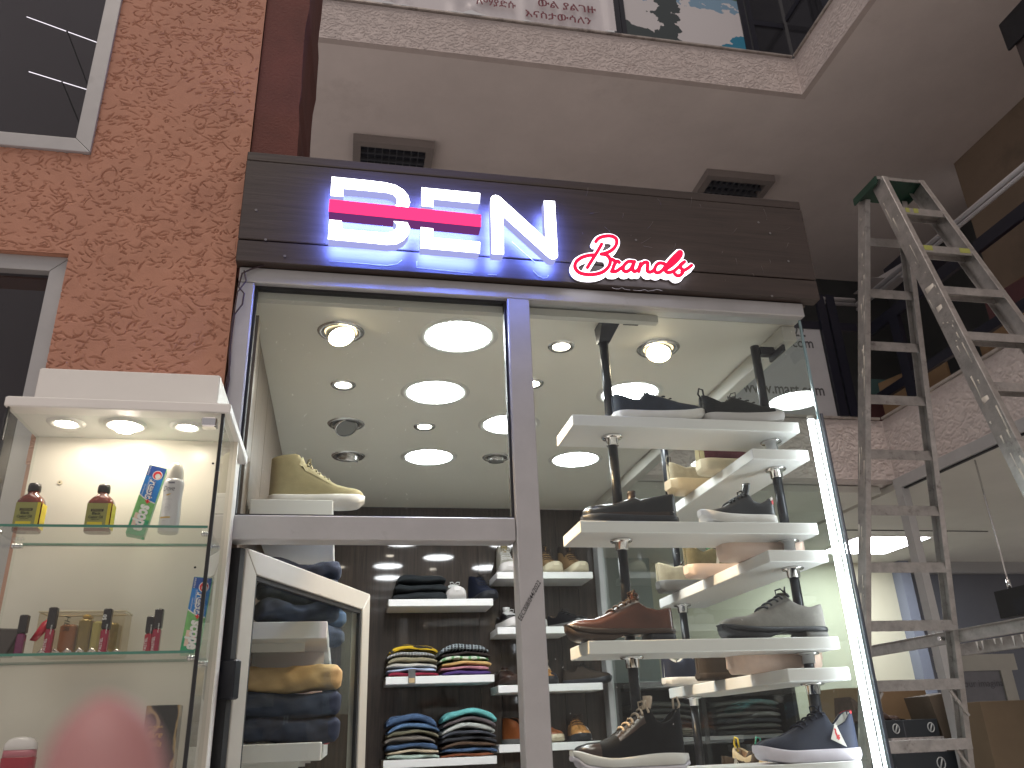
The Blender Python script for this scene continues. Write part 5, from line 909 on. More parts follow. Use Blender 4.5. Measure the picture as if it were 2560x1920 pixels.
# dark pouch with gold buckle
t = thing('cosmetic_pouch', 'dark pouch with a red and gold ribbed band on the lower glass shelf', 'pouch', (-0.775,-0.33,ZS[1]))
obj('pouch_body', MB().hexa([(-0.793,-0.35,ZS[1]+.0005),(-0.722,-0.35,ZS[1]+.0005),(-0.722,-0.3,ZS[1]+.0005),(-0.793,-0.3,ZS[1]+.0005),(-0.793,-0.33,ZS[1]+0.064),(-0.705,-0.33,ZS[1]+0.06),(-0.705,-0.31,ZS[1]+0.06),(-0.793,-0.31,ZS[1]+0.064)]), mat('pouch_brown',(0.03,0.02,0.017),0.55), t, bevel=0.004)
def band(a0, a1, m, nm, rib=False):
    q = MB(); n = 9
    for k in range(n if rib else 1):
        b0 = a0+(a1-a0)*k/(n if rib else 1); b1 = a0+(a1-a0)*(k+(0.66 if rib else 1))/(n if rib else 1); st = 1 if rib else 8
        sec = [[(-0.793+0.058*math.sin(b0+(b1-b0)*i/st), -0.375+dy, ZS[1]-0.004+0.05*math.cos(b0+(b1-b0)*i/st)+dz) for dy, dz in ((0,0),(0.02,0.004),(0.02,0.0),(0,-0.014))] for i in range(st+1)]; q.loft(sec)
    obj(nm, q, m, t)
band(-0.1,0.42,mat('band_red',(0.6,0.04,0.03),0.25,coat=0.5),'band'); band(0.45,1.3,gold,'gold_rib',True)
obj('tin_base', MB().lathe([(0.05,0.001),(0.052,0.01),(0.045,0.03)], (-0.798+.004,-0.345,ZS[1]), 24), mat('tin_dark',(0.025,0.016,0.014),0.4), t)
# bottom bay: deodorant sticks and black box standing on the cabinet's bottom shelf
ZB = 1.452-0.03
obj('glass_shelf', MB().box(CX0+0.014,CX1-0.026,-0.398,CBK-0.001,ZB-0.007,ZB-0.001), g_cab, cb_)
def stick(x, lb):
    t = thing('deodorant_stick', lb, 'deodorant', (x,YP,ZB), 0, 'red deodorant sticks in the bottom bay'); w, d = 0.034, 0.016
    def sec(w, d, z, n=28, q=0.7): return [(x+w*math.copysign(abs(math.cos(2*math.pi*k/n))**q, math.cos(2*math.pi*k/n)), YP+d*math.copysign(abs(math.sin(2*math.pi*k/n))**q, math.sin(2*math.pi*k/n)), ZB+z) for k in range(n)]
    obj('stick_body', MB().loft([sec(w,d,0),sec(w,d,0.078),sec(w*.95,d*.95,0.08)]), mat('stick_red',(0.33,0.012,0.03),0.3,coat=0.4), t)
    obj('stick_collar', MB().loft([sec(w*.97,d*.97,0.0802),sec(w*.95,d*.95,0.094)]), mat('stick_pink',(0.5,0.16,0.2),0.3), t)
    obj('cap', MB().loft([sec(w*.98,d*.98,0.0942),sec(w*.94,d*.95,0.106),sec(w*.75,d*.85,0.115),sec(w*.4,d*.6,0.119),sec(w*.1,d*.2,0.12)]), mat('stick_cap',(0.75,0.7,0.7),0.25,coat=0.3), t)
    y = YP-d-0.0006; n = 20
    obj('label', MB().add([(x+0.004+0.022*math.cos(R(180)*k/n), y, ZB+0.038+0.018*math.sin(R(180)*k/n)) for k in range(n+1)]+[(x-0.02,y,ZB+0.004),(x+0.028,y,ZB+0.004)], [tuple(range(n+3))]), prw, t)
    obj('label_flash', MB().add([(x+0.02,y-0.0004,ZB+0.046),(x+0.033,y-0.0004,ZB+0.058),(x+0.033,y-0.0004,ZB+0.04),(x+0.025,y-0.0004,ZB+0.034)], [(0,1,2,3)]), teal, t)
    text('print', 'Old Spice', 0.0075, dkg, t, (x-0.013,y-0.0006,ZB+0.037), ux_, uz_, 0.032, shear=0.3); text('print', 'PURE SPORT', 0.007, teal, t, (x-0.017,y-0.0006,ZB+0.024), ux_, uz_, 0.04, bold=0.02)
stick(-0.668, 'red deodorant stick with white cap at the lower left of the cabinet'); stick(-0.462, 'red deodorant stick hidden behind the fingertip beside the black box')
t = thing('perfume_box', 'black marbled perfume carton with gold script in the bottom bay', 'box', (-0.39,-0.29,ZB)); mb_ = mat('carton_marble', (0.018,0.015,0.013), 0.2, coat=0.4)
n_ = mb_.node_tree; w_ = nod(n_, 'ShaderNodeTexWave'); w_.inputs['Scale'].default_value = 5; w_.inputs['Distortion'].default_value = 14; w_.inputs['Detail'].default_value = 3; tc_ = nod(n_, 'ShaderNodeTexCoord'); n_.links.new(tc_.outputs['Object'], w_.inputs[0]); r_ = nod(n_, 'ShaderNodeValToRGB'); r_.color_ramp.elements[0].position = .93; r_.color_ramp.elements[0].color = (0.018,0.015,0.013,1); r_.color_ramp.elements[1].color = (0.35,0.24,0.12,1); n_.links.new(w_.outputs['Fac'], r_.inputs[0]); n_.links.new(r_.outputs[0], n_.nodes['Principled BSDF'].inputs['Base Color'])
obj('carton', MB().rbox(-0.425,-0.355,-0.315,-0.27,ZB,ZB+0.175,0.001), mb_, t)
text('print', 'Bare', 0.013, gold, t, (-0.418,-0.3158,ZB+0.108), ux_, uz_, 0.034, shear=0.35); text('print', 'Vanilla', 0.013, gold, t, (-0.422,-0.3158,ZB+0.09), ux_, uz_, 0.038, shear=0.35); text('print', 'VICTORIA', 0.004, gold, t, (-0.415,-0.3158,ZB+0.128), ux_, uz_, 0.03)
# ================================================================== stepladder
ld = thing('stepladder', 'tall paint splattered aluminium stepladder right of the shop', 'ladder', (3.02,1.0,0))
A_, B_ = np.array([2.887,1.195,4.11]), np.array([3.175,1.182,4.11]); dA, dB = np.array([-0.0185,0.0785,-0.3]), np.array([0.0207,0.082,-0.3])
Af, Bf = np.array([2.875,0.893,4.085]), np.array([3.174,0.897,4.085]); dAf, dBf = np.array([-0.0235,-0.088,-0.3]), np.array([0.0205,-0.086,-0.3])
def rail(nm, top, d, n0, n1, out, deep, flip, label=None):
    """C-section rail: web facing outwards, two flanges turned inwards"""
    p0, p1 = top+d*n0, top+d*n1; dr_ = (p1-p0)/np.linalg.norm(p1-p0); xo = np.array([out,0,0.0]); fy = np.cross(dr_, np.array([1.0,0,0])); fy /= np.linalg.norm(fy)
    if fy[1] > 0: fy = -fy
    q = MB(); t_, wf = 0.004, 0.03
    for (a0, a1, b0, b1) in ((0,t_,-deep,deep),(-wf,0.0002,-deep,-deep+t_),(-wf,0.0002,deep-t_,deep)):
        c = []
        for p in (p1, p0):
            for (a, b) in ((a0,b0),(a1,b0),(a1,b1),(a0,b1)): c.append(p+xo*a-fy*b)
        q.hexa(c)
    return obj(nm, q, alu_lad, ld, bevel=0.0015, label=label)
rail('rear_rail', A_, dA, -0.75, 13.65, -1, 0.036, 0); rail('rear_rail', B_, dB, -0.75, 13.65, 1, 0.036, 0)
rail('front_rail', Af, dAf, -0.85, 13.6, -1, 0.05, 0); rail('front_rail', Bf, dBf, -0.85, 13.6, 1, 0.05, 0)
yel_p = mat('paint_lime', (0.36,0.38,0.1), 0.7); wh_p = mat('paint_drip', (0.62,0.58,0.52), 0.6)
for i in range(0, 14):
    if i < 14:
        a, b = Af+dAf*i, Bf+dBf*i
        obj('step', MB().box(a[0]+0.001,b[0]-0.001,a[1]-0.05,a[1]+0.035,a[2]-0.004,a[2]).box(a[0]+0.001,b[0]-0.001,a[1]-0.05,a[1]-0.046,a[2]-0.042,a[2]-0.0042).box(a[0]+0.001,b[0]-0.001,a[1]+0.031,a[1]+0.035,a[2]-0.03,a[2]-0.0042), alu_lad, ld)
    a, b = A_+dA*i, B_+dB*i
    rg_ = obj('rung', MB().box(a[0]+0.001,b[0]-0.001,a[1]-0.018,a[1]-0.014,a[2]-0.056,a[2]-0.0042).box(a[0]+0.001,b[0]-0.001,a[1]-0.018,a[1]+0.02,a[2]-0.004,a[2]), alu_lad, ld)
    if i >= 8:   # corner braces under the lower rungs
        obj('brace', MB().tube([(b[0]-0.09,b[1]-0.02,b[2]-0.06),(b[0]+0.005,b[1]+0.0,b[2]-0.19)], 0.009, 4, smooth=False), alu_lad, rg_); obj('brace', MB().tube([(a[0]+0.09,a[1]-0.02,a[2]-0.06),(a[0]-0.005,a[1]+0.0,a[2]-0.19)], 0.009, 4, smooth=False), alu_lad, rg_)
capm = mat('ladder_cap_green', (0.012,0.05,0.032), 0.4, var=0.3, vscale=12)
cz = 4.085+0.27; c0, c1 = Af-dAf*0.9, A_-dA*0.75
obj('top_cap', MB().box(c0[0]-0.03,Bf[0]+0.012,c0[1]-0.03,c1[1]+0.03,cz,cz+0.012).box(c0[0]-0.032,c0[0]-0.024,c0[1]-0.03,c1[1]+0.03,cz-0.035,cz-0.0002).box(Bf[0]+0.006,Bf[0]+0.013,c0[1]-0.03,c1[1]+0.03,cz-0.035,cz-0.0002), capm, ld)
obj('cap_lip', MB().box(c0[0]-0.024,Bf[0]+0.006,c0[1]-0.036,c0[1]-0.0305,cz-0.012,cz+0.006), alu_lad, ld)
sp_ = MB(); lr = random.Random(9)
for rail_top, d, sx in ((Af,dAf,-1),(A_,dA,-1)):   # drips and splashes of paint on the outer faces
    for k in range(46):
        n = lr.uniform(-0.5,9); p = rail_top+d*n; off = lr.uniform(-0.04,0.04) if rail_top is Af else lr.uniform(-0.028,0.028); l = lr.choice([0.012,0.03,0.06,0.12])*lr.uniform(.6,1.3); w = lr.uniform(0.002,0.006)
        y = p[1]+off; sp_.loft([[(p[0]-0.0056,y-w,p[2]),(p[0]-0.0056,y+w,p[2]),(p[0]-0.0046,y+w,p[2]),(p[0]-0.0046,y-w,p[2])],[(p[0]-0.0058+d[0]*l/.3,y-w*.5+d[1]*l/.3,p[2]-l),(p[0]-0.0058+d[0]*l/.3,y+w*.5+d[1]*l/.3,p[2]-l),(p[0]-0.0046+d[0]*l/.3,y+w*.5+d[1]*l/.3,p[2]-l),(p[0]-0.0046+d[0]*l/.3,y-w*.5+d[1]*l/.3,p[2]-l)]])
for n, w, l in ((1.9,.03,.2),(2.35,.018,.28),(4.2,.02,.18)):
    p = Af+dAf*n; sp_.loft([[(p[0]-.006,p[1]-w,p[2]),(p[0]-.006,p[1]+w,p[2]),(p[0]-.0046,p[1]+w,p[2]),(p[0]-.0046,p[1]-w,p[2])],[(p[0]-.006,p[1]-w*1.1-.02,p[2]-l*.4),(p[0]-.006,p[1]+w*.8-.01,p[2]-l*.4),(p[0]-.0046,p[1]+w*.8-.01,p[2]-l*.4),(p[0]-.0046,p[1]-w*1.1-.02,p[2]-l*.4)],[(p[0]-.008-.01,p[1]-.06*l/.2,p[2]-l),(p[0]-.018,p[1]-.055*l/.2,p[2]-l),(p[0]-.017,p[1]-.055*l/.2,p[2]-l),(p[0]-.017,p[1]-.06*l/.2,p[2]-l)]])
obj('paint_splashes', sp_, wh_p, ld, kind='stuff')
yp = MB()
for i, xs_ in ((0,(0.14,0.22,0.3,0.4)),(1,(0.1,0.25,0.72,0.9))):
    a, b = Af+dAf*i, Bf+dBf*i
    for f0, f1 in zip(xs_[::2], xs_[1::2]): yp.box(a[0]+(b[0]-a[0])*f0,a[0]+(b[0]-a[0])*f1,a[1]-0.0512,a[1]-0.0502,a[2]-0.03,a[2]-0.001)
p = Bf+dBf*3.55; yp.box(p[0]-0.03,p[0]+0.004,p[1]-0.056,p[1]-0.0515,p[2]-0.06,p[2]+0.02)
obj('lime_paint', yp, yel_p, ld)
yb = (A_+dA*8.3)[1]; xb = (B_+dB*8.3)[0]
obj('channel_bar', MB().box(3.328,3.352,0.1,2.62,1.893,1.957).box(3.300,3.3279,0.1,2.62,1.953,1.957), alu_lad, ld, bevel=0.002, label='long spreader bar bolted across the rear rail')
obj('bar_bolt', MB().tube([(3.296,1.87,1.925),(3.327,1.87,1.925)], 0.012, 10), chrome, ld)
bar2 = thing('channel_bar', 'short grey bar with dripping white paint right of the rear ladder rail', 'bar', (3.45,1.3,1.83))
obj('bar', MB().box(3.44,3.47,0.6,1.93,1.832,1.897), alu_lad, bar2, bevel=0.002)
for k in range(7):
    y = 1.35+k*0.07+0.02*math.sin(k*3); l = 0.02+0.03*abs(math.sin(k*2.3)); obj('paint_drip', MB().tube([(3.4375,y,1.894),(3.437,y,1.894-l)], [0.006,0.002], 6), prw, bar2)
# ================================================================== upper balcony: banner, landscape poster, dark glazing
ZR = ZU+0.462
def PU(x, y, Y=BY+0.02): return PY(x, y, Y)
bn = thing('banner', 'creased white banner with dark red writing hung on the upper balcony', 'banner', (1.0,BY,ZR))
N1, N2 = 60, 26; xa, xb2, zt = 0.1, 2.235, ZR+0.85; vs = []
fr = random.Random(8); creases = [(fr.uniform(.1,2.1), fr.uniform(.0,.6), fr.uniform(-1,1.2), fr.uniform(.008,.026)) for _ in range(11)]
for j in range(N2+1):
    for i in range(N1+1):
        x = xa+(xb2-xa)*i/N1; z = ZR+0.006+(zt-ZR)*j/N2; y = BY-0.012
        for cx, cz_, sl, am in creases: d = (x-cx)-sl*(z-ZR-cz_); y -= am*math.exp(-(d/0.05)**2)*(1 if x < 2.0 else .2)
        if i >= N1-2: y -= 0.02
        vs.append((x,y,z))
obj('sheet', MB().add(vs, [(j*(N1+1)+i, j*(N1+1)+i+1, (j+1)*(N1+1)+i+1, (j+1)*(N1+1)+i) for j in range(N2) for i in range(N1)], 0, True), mat('banner_vinyl', (0.66,0.63,0.66), 0.32, coat=0.2), bn)
mrn = mat('banner_ink', (0.16,0.015,0.035), 0.6)
text('lettering', 'እናስታውሳለን', 0.085, mrn, bn, (1.375,BY-0.045,7.465), (1,0,0), (0,0,1), 0.62, bold=0.015); text('lettering', 'ውል ያልገዙ', 0.085, mrn, bn, (1.50,BY-0.045,7.612), (1,0,0), (0,0,1), 0.55, bold=0.015)
text('lettering', 'ለማያድሱ', 0.085, mrn, bn, (0.93,BY-0.045,7.54), (1,0,0), (0,0,1), 0.36, bold=0.015)
frm = mat('frame_navy', (0.012,0.013,0.024), 0.35, 0.2)
gz = thing('balcony_glazing', 'dark framed upper balcony glazing right of the banner', 'glazing', (3.0,BY,ZR))
for x0, w in ((2.245,0.055),(2.305,0.045),(3.545,0.06),(3.625,0.05)): obj('frame_post', MB().box(x0,x0+w,BY-0.006,BY+0.04,ZR+0.001,ZR+1.6), frm, gz)
obj('frame_post', MB().box(3.63,BX-0.04,BY-0.0055,BY+0.03,ZR+0.36,ZR+0.42), frm, gz)
obj('pane', MB().box(3.68,BX-0.02,BY+0.002,BY+0.008,ZR+0.002,ZR+1.6), g_dark, gz); obj('pane', MB().box(BX-0.012,BX-0.006,0.6,BY-0.03,ZR+0.002,ZR+1.6), g_dark, gz)
obj('frame_rail', MB().box(BX-0.02,BX+0.02,0.6,BY-0.03,ZR+0.42,ZR+0.48), frm, gz); obj('frame_post', MB().box(BX-0.02,BX+0.02,2.3,2.38,ZR+.002,ZR+0.419), frm, gz)
obj('backing', MB().box(3.69,6.1,BY+0.5,BY+0.55,ZR,ZR+2), mat('dark_interior', (0.03,0.032,0.038), 0.7), gz)
# landscape poster: flat print in a frame
pm = bpy.data.materials.new('poster_print'); pm.use_nodes = True; n = pm.node_tree; b = n.nodes['Principled BSDF']; b.inputs['Roughness'].default_value = 0.35
tc = nod(n, 'ShaderNodeTexCoord'); sx_ = nod(n, 'ShaderNodeSeparateXYZ'); n.links.new(tc.outputs['Generated'], sx_.inputs[0])
n1 = nod(n, 'ShaderNodeTexNoise'); n1.inputs['Scale'].default_value = 7; n1.inputs['Detail'].default_value = 9; n.links.new(tc.outputs['Generated'], n1.inputs[0])
def mth(op, a, b_, c=None):
    m = nod(n, 'ShaderNodeMath', operation=op)
    for i, v in enumerate((a, b_, c)):
        if v is None: continue
        if isinstance(v, (int, float)): m.inputs[i].default_value = v
        else: n.links.new(v, m.inputs[i])
    return m.outputs[0]
def mixc(f, a, c):
    m = nod(n, 'ShaderNodeMix', data_type='RGBA'); n.links.new(f, m.inputs[0])
    for i, v in ((6, a), (7, c)):
        if isinstance(v, tuple): m.inputs[i].default_value = (*v, 1)
        else: n.links.new(v, m.inputs[i])
    return m.outputs[2]
X_, Z_, N_ = sx_.outputs['X'], sx_.outputs['Z'], n1.outputs[0]
nz_ = mth('MULTIPLY_ADD', N_, 0.5, -0.25)
mist = (0.62,0.6,0.62); lake = (0.1,0.3,0.5); green = (0.07,0.14,0.1); dark = (0.035,0.05,0.055)
c = mixc(mth('GREATER_THAN', mth('ADD', Z_, nz_), 0.56), mist, (0.2,0.34,0.48))                       # water above the mist
c = mixc(mth('GREATER_THAN', mth('ADD', Z_, mth('MULTIPLY', nz_, .5)), 0.68), c, green)                                      # far shore
c = mixc(mth('GREATER_THAN', mth('ADD', Z_, mth('MULTIPLY', nz_, .35)), 0.82), c, (0.55,0.62,0.72))                                  # sky
c = mixc(mth('GREATER_THAN', mth('SUBTRACT', mth('ADD', X_, nz_), mth('MULTIPLY', Z_, 1.5)), 0.73), c, (0.03,0.22,0.36))   # blue pool at the lower right
d1 = mth('ABSOLUTE', mth('SUBTRACT', mth('MULTIPLY_ADD', nz_, 0.9, X_), 0.36), 0); c = mixc(mth('LESS_THAN', d1, 0.1), c, dark)     # dark tree
c = mixc(mth('GREATER_THAN', mth('SUBTRACT', mth('ADD', Z_, nz_), mth('MULTIPLY', X_, 0.9)), 0.78), c, dark)
c = mixc(mth('LESS_THAN', mth('ADD', mth('MULTIPLY_ADD', X_, 0.55, mth('MULTIPLY', nz_, 0.5)), mth('MULTIPLY', Z_, 1.3)), 0.26), c, dark)
n.links.new(c, b.inputs['Base Color'])
ps = thing('poster', 'landscape poster of misty water and dark trees on the upper balcony', 'poster', (2.95,BY,ZR))
obj('print', MB().box(2.352,3.543,BY+0.004,BY+0.01,ZR+0.002,ZR+0.95), pm, ps)
# ================================================================== lower gallery beyond the ladder
g2 = thing('gallery_glazing', 'black framed lower gallery glazing with pale pipe rail behind the ladder', 'glazing', (3.9,BY,ZL+0.49)); ZG = ZL+0.4925
pipe = mat('pipe_grey', (0.42,0.41,0.43), 0.35, 0.4)
obj('pipe_rail', MB().tube([(3.2,YL-0.0,4.70),(BX,YL,4.715)], 0.022, 10).tube([(3.2,YL,4.665),(BX,YL,4.68)], 0.014, 8), pipe, g2)
obj('pipe_rail', MB().tube([(BX,0.0,4.63),(BX,YL-0.03,4.66)], 0.024, 10).tube([(BX-0.01,0.0,4.585),(BX-0.01,YL-0.03,4.615)], 0.014, 8), pipe, g2)
obj('frame_rail', MB().box(2.7,BX-0.03,YL+0.0,YL+0.03,4.43,4.50), frm, g2); obj('frame_rail', MB().box(BX-0.012,BX+0.02,0.0,YL-0.002,4.34,4.43), frm, g2); obj('frame_rail', MB().box(BX-0.0118,BX+0.0205,0.0,YL-0.002,3.80,3.87), frm, g2)
def slant(a, b, w, Y, nm):   # a raking black member between two points seen on the facade-parallel plane
    p, q = PY(*a, Y), PY(*b, Y); obj(nm, MB().hexa([(q[0],Y,q[2]),(q[0]+w,Y,q[2]),(q[0]+w,Y+.03,q[2]),(q[0],Y+.03,q[2]),(p[0],Y,p[2]),(p[0]+w,Y,p[2]),(p[0]+w,Y+.03,p[2]),(p[0],Y+.03,p[2])]), frm, g2)
for x0, w in ((3.665,0.07),(3.755,0.075)): obj('frame_post', MB().box(x0,x0+w,YL-0.028,YL-0.0005,ZG,4.74), frm, g2)
obj('frame_post', MB().box(BX-0.014,BX+0.021,2.43,2.53,ZG,4.339), frm, g2)
bp_ = thing('info_panel', 'white panel with e-mail lettering behind the side glass', 'sign panel', (3.3,YL,ZG))
obj('panel', MB().box(2.75,3.66,YL+0.004,YL+0.012,ZG+0.001,4.429), mat('panel_white', (0.36,0.36,0.38), 0.5, var=0.05), bp_)
pg = mat('panel_ink', (0.05,0.05,0.055), 0.6)
for bd, (x0, y0), (x1, y1), h in (('gmail.com',(1908,863),(2034,867),0.085),('22',(1985,840),(2015,846),0.1),('www.mart.com',(1858,980),(2062,986),0.075)):
    p, q = PY(x0, y0, YL+0.003), PY(x1, y1, YL+0.003); text('lettering', bd, h, pg, bp_, p, (1,0,0), (0,0,1), float(q[0]-p[0]), bold=0.015)
tealw = mat('teal_board', (0.05,0.11,0.11), 0.7, var=0.1); mrw = mat('maroon_board', (0.07,0.022,0.026), 0.8, var=0.15); brw = mat('kraft_board', (0.2,0.125,0.065), 0.8, var=0.12, vscale=5, dirt=(0.12,0.07,0.035), dscale=3); krf = mat('carton_kraft', (0.27,0.15,0.075), 0.8, var=0.1, vscale=4, dirt=(0.19,0.1,0.05), dscale=3)
def board(nm, lb, cat, m, p0, p1, z0, z1, th=0.03):
    """upright board standing in the gallery between two plan points"""
    d = np.array([p1[0]-p0[0], p1[1]-p0[1]]); d = d/np.linalg.norm(d); nn = np.array([-d[1], d[0]])*th
    return setp(obj(nm, MB().prism_z([p0, p1, (p1[0]+nn[0],p1[1]+nn[1]), (p0[0]+nn[0],p0[1]+nn[1])], z0, z1), m), lb, cat)
board('board', 'teal board behind the black gallery post', 'board', tealw, (4.15,3.2), (5.0,3.25), ZL+0.452, 4.16)
board('board', 'maroon board leaning in the gallery behind the rear rungs', 'board', mrw, (4.12,3.12), (4.45,3.14), ZL+0.452, 3.98)
board('board', 'maroon sheet under the third step of the ladder', 'board', mrw, (4.35,1.95), (4.42,1.35), ZL+0.452, 4.22)
board('board', 'big brown kraft board behind the black gallery rail', 'board', brw, (4.30,2.05), (4.25,0.3), ZL+0.452, 4.03)
board('board', 'brown door leaf standing in the gallery right of the teal board', 'board', brw, (4.12,2.95), (4.30,2.4), ZL+0.452, 4.0)
ct = thing('carton', 'tall brown carton with a white and red label at the right edge', 'carton', (4.6,0.9,ZL+0.45))
obj('carton_body', MB().box(4.5,5.2,0.2,1.36,ZL+0.4525,4.86), krf, ct); obj('carton_label', MB().box(4.4985,4.4998,1.03,1.345,4.72,4.83), redm, ct); obj('carton_label', MB().box(4.4975,4.4984,1.05,1.32,4.735,4.815), prw, ct); obj('carton_mark', MB().box(4.4965,4.4974,1.07,1.13,4.745,4.795), mat('print_maroon',(0.12,0.02,0.02),0.6), ct)
cm = thing('carton', 'low brown carton beside the labelled carton in the gallery', 'carton', (4.5,1.8,ZL+0.45)); obj('carton_body', MB().box(4.47,5.1,1.4,2.0,ZL+0.4525,4.28), brw, cm)
hat = thing('speaker', 'dark hanging loudspeaker at the top right corner', 'speaker', tuple(PX(2540,120,4.9)))
p = PX(2535,60,4.9); q = PX(2560,250,4.9)
obj('speaker_body', MB().box(4.86,5.2,p[1]-0.42,p[1]+0.02,q[2]-0.05,p[2]+0.02), mat('speaker_grey',(0.07,0.055,0.055),0.6,var=0.2), hat, bevel=0.01); obj('speaker_grille', MB().box(4.83,4.855,p[1]-0.4,p[1]+0.07,p[2]-0.22,p[2]+0.05), blackm, hat, bevel=0.01); obj('bracket', MB().tube([(4.95,p[1]-0.2,p[2]+0.02),(4.95,p[1]-0.2,ZU-0.003)], 0.03, 8), blackm, hat)
d0 = thing('cable_tray', 'black metal tray end behind the front rail of the ladder', 'tray', (4.1,2.9,4.9)); p = PY(2220,700,2.86); obj('tray', MB().box(p[0]-0.02,p[0]+0.3,2.5,2.86,p[2]-0.13,p[2]+0.1), frm, d0); obj('tray_lip', MB().hexa([(p[0]-0.36,2.6,p[2]-0.16),(p[0]-0.025,2.6,p[2]-0.13),(p[0]-0.025,2.86,p[2]-0.13),(p[0]-0.36,2.86,p[2]-0.16),(p[0]-0.3,2.6,p[2]-0.15),(p[0]-0.025,2.6,p[2]+0.02),(p[0]-0.025,2.86,p[2]+0.02),(p[0]-0.3,2.86,p[2]-0.15)]), pipe, d0)
# ================================================================== neighbouring shop under the lower gallery
ZA = 3.12
grey_c = mat('ceiling_grey', (0.6,0.59,0.54), 0.6, var=0.05, vscale=2); yel_w = mat('wall_pale_yellow', (0.6,0.57,0.44), 0.6, var=0.04, vscale=2); slate_w = mat('wall_slate', (0.1,0.105,0.125), 0.6, var=0.08, vscale=2)
obj('shop_ceiling', MB().box(BX+0.03,9,-2,5.75,ZA,ZA+0.05), grey_c, kind='structure')
obj('ceiling', MB().box(1.75,BX-0.03,BY+0.1,6.05,ZL-0.06,ZL-0.01), grey_c, kind='structure')
ns = thing('neighbour_shop', 'neighbouring shop with pale walls beyond the stepladder', 'shop', (6,5.7,0))
obj('wall', MB().box(3.0,5.9,5.75,5.85,0,3.3), yel_w, ns); obj('wall', MB().box(6.0,9,5.76,5.86,0,3.3), slate_w, ns); obj('pilaster', MB().box(5.9,6.02,5.6,5.87,0,3.119), mat('pilaster_blue',(0.2,0.22,0.28),0.6), ns); obj('cornice', MB().box(6.03,9,5.66,5.759,3.0,3.119), mat('cornice_grey',(0.3,0.3,0.3),0.6), ns)
obj('wall', MB().box(1.72,3.0,5.5,5.6,0,3.3), mat('wall_pale_green', (0.36,0.4,0.385), 0.6), ns)
obj('head_frame', MB().box(BX-0.03,BX+0.03,-2,BY-0.065,3.095,3.175), alu, ns); obj('head_gasket', MB().box(BX-0.012,BX+0.012,-2,BY-0.066,3.085,3.0945), rubber, ns)
obj('post_frame', MB().box(BX-0.03,BX+0.03,2.80,2.88,0,3.0945), alu, ns)
obj('panel_line', MB().box(4.3,5.9,4.22,4.235,ZA-0.006,ZA-0.0005), rubber, ns); obj('wall_outlet', MB().box(4.75,5.15,5.738,5.7495,1.78,2.02), mat('outlet',(0.55,0.52,0.42),0.6), ns)
pl = thing('panel_light', 'square glowing ceiling panel light seen through the ladder', 'ceiling light', (5.05,4.8,ZA))
obj('panel', MB().box(4.72,5.46,4.47,5.19,ZA-0.012,ZA-0.008), emis('panel_glow', (0.93,0.97,1.0), 17.0), pl); obj('panel_frame', MB().box(4.69,5.49,4.44,5.22,ZA-0.0078,ZA-0.001), whitep, pl)
hs = thing('hanging_sign', 'black box sign hanging on a thin cable at the right edge', 'hanging sign', (4.17,2.22,2.24)); cxp = PZ(2437,1150,ZA); zb_ = float(PY(2530,1480,cxp[1])[2])
obj('cable', MB().tube([cxp, (cxp[0],cxp[1],zb_+0.02)], 0.006, 6), chrome, hs); obj('clip', MB().lathe([(0.012,0),(0.012,0.06)], (cxp[0],cxp[1],zb_+0.02), 8), chrome, hs)
obj('sign_box', MB().box(cxp[0]-0.03,cxp[0]+0.03,cxp[1]-0.55,cxp[1]+0.11,zb_-0.15,zb_+0.019), rubber, hs); obj('sign_inset', MB().box(cxp[0]-0.034,cxp[0]-0.0305,cxp[1]-0.5,cxp[1]-0.03,zb_-0.145,zb_-0.05), blackm, hs); obj('sign_stem', MB().tube([(cxp[0],cxp[1]-0.08,zb_-0.151),(cxp[0],cxp[1]-0.08,zb_-0.32)], 0.012, 8), rubber, hs)
# added dark cabinet; its clothes stand in for stacks mirrored in the side glass
sc_ = thing('stock_cabinet', 'added dark cabinet with grey clothes standing in for stacks mirrored in the side glass', 'cabinet', (3.2,5.2,0)); cdk = mat('cabinet_dark',(0.05,0.05,0.052),0.5)
for x0, x1 in ((2.3,2.34),(3.06,3.10),(3.92,3.96)): obj('cabinet_side', MB().box(x0,x1,4.75,5.40,0,1.86), cdk, sc_)
obj('cabinet_back', MB().box(2.341,3.919,5.35,5.399,0,1.86), cdk, sc_)
for z in (0.55,1.02,1.45): obj('cabinet_shelf', MB().box(2.341,3.059,4.76,5.349,z-0.03,z), alu, sc_); obj('cabinet_shelf', MB().box(3.101,3.919,4.76,5.349,z-0.03,z), alu, sc_)
obj('cabinet_top', MB().box(2.3,3.96,4.75,5.40,1.8605,1.9), cdk, sc_)
for c_, (xa_, xb_) in enumerate(((2.42,2.98),(3.2,3.8))):
    zz = 1.4515
    for k in range(6):
        th_ = (0.05,0.045,0.055,0.05,0.045,0.05)[k]
        garment('mirrored_garment', '%s garment standing in for mirrored folded clothes, %s stack' % (('lowest','second lowest','third lowest','third highest','second highest','topmost')[k], ('left','right')[c_]), xa_, xb_, 4.78, 5.3, zz, th_, cloth('stock%d' % (k % 4), ((0.1,0.1,0.1),(0.2,0.2,0.19),(0.07,0.075,0.085),(0.26,0.25,0.24))[(k+c_) % 4]), 700+k+10*c_, 'garments standing in for mirrored stacks', arch=0.004*k); zz += th_*0.93
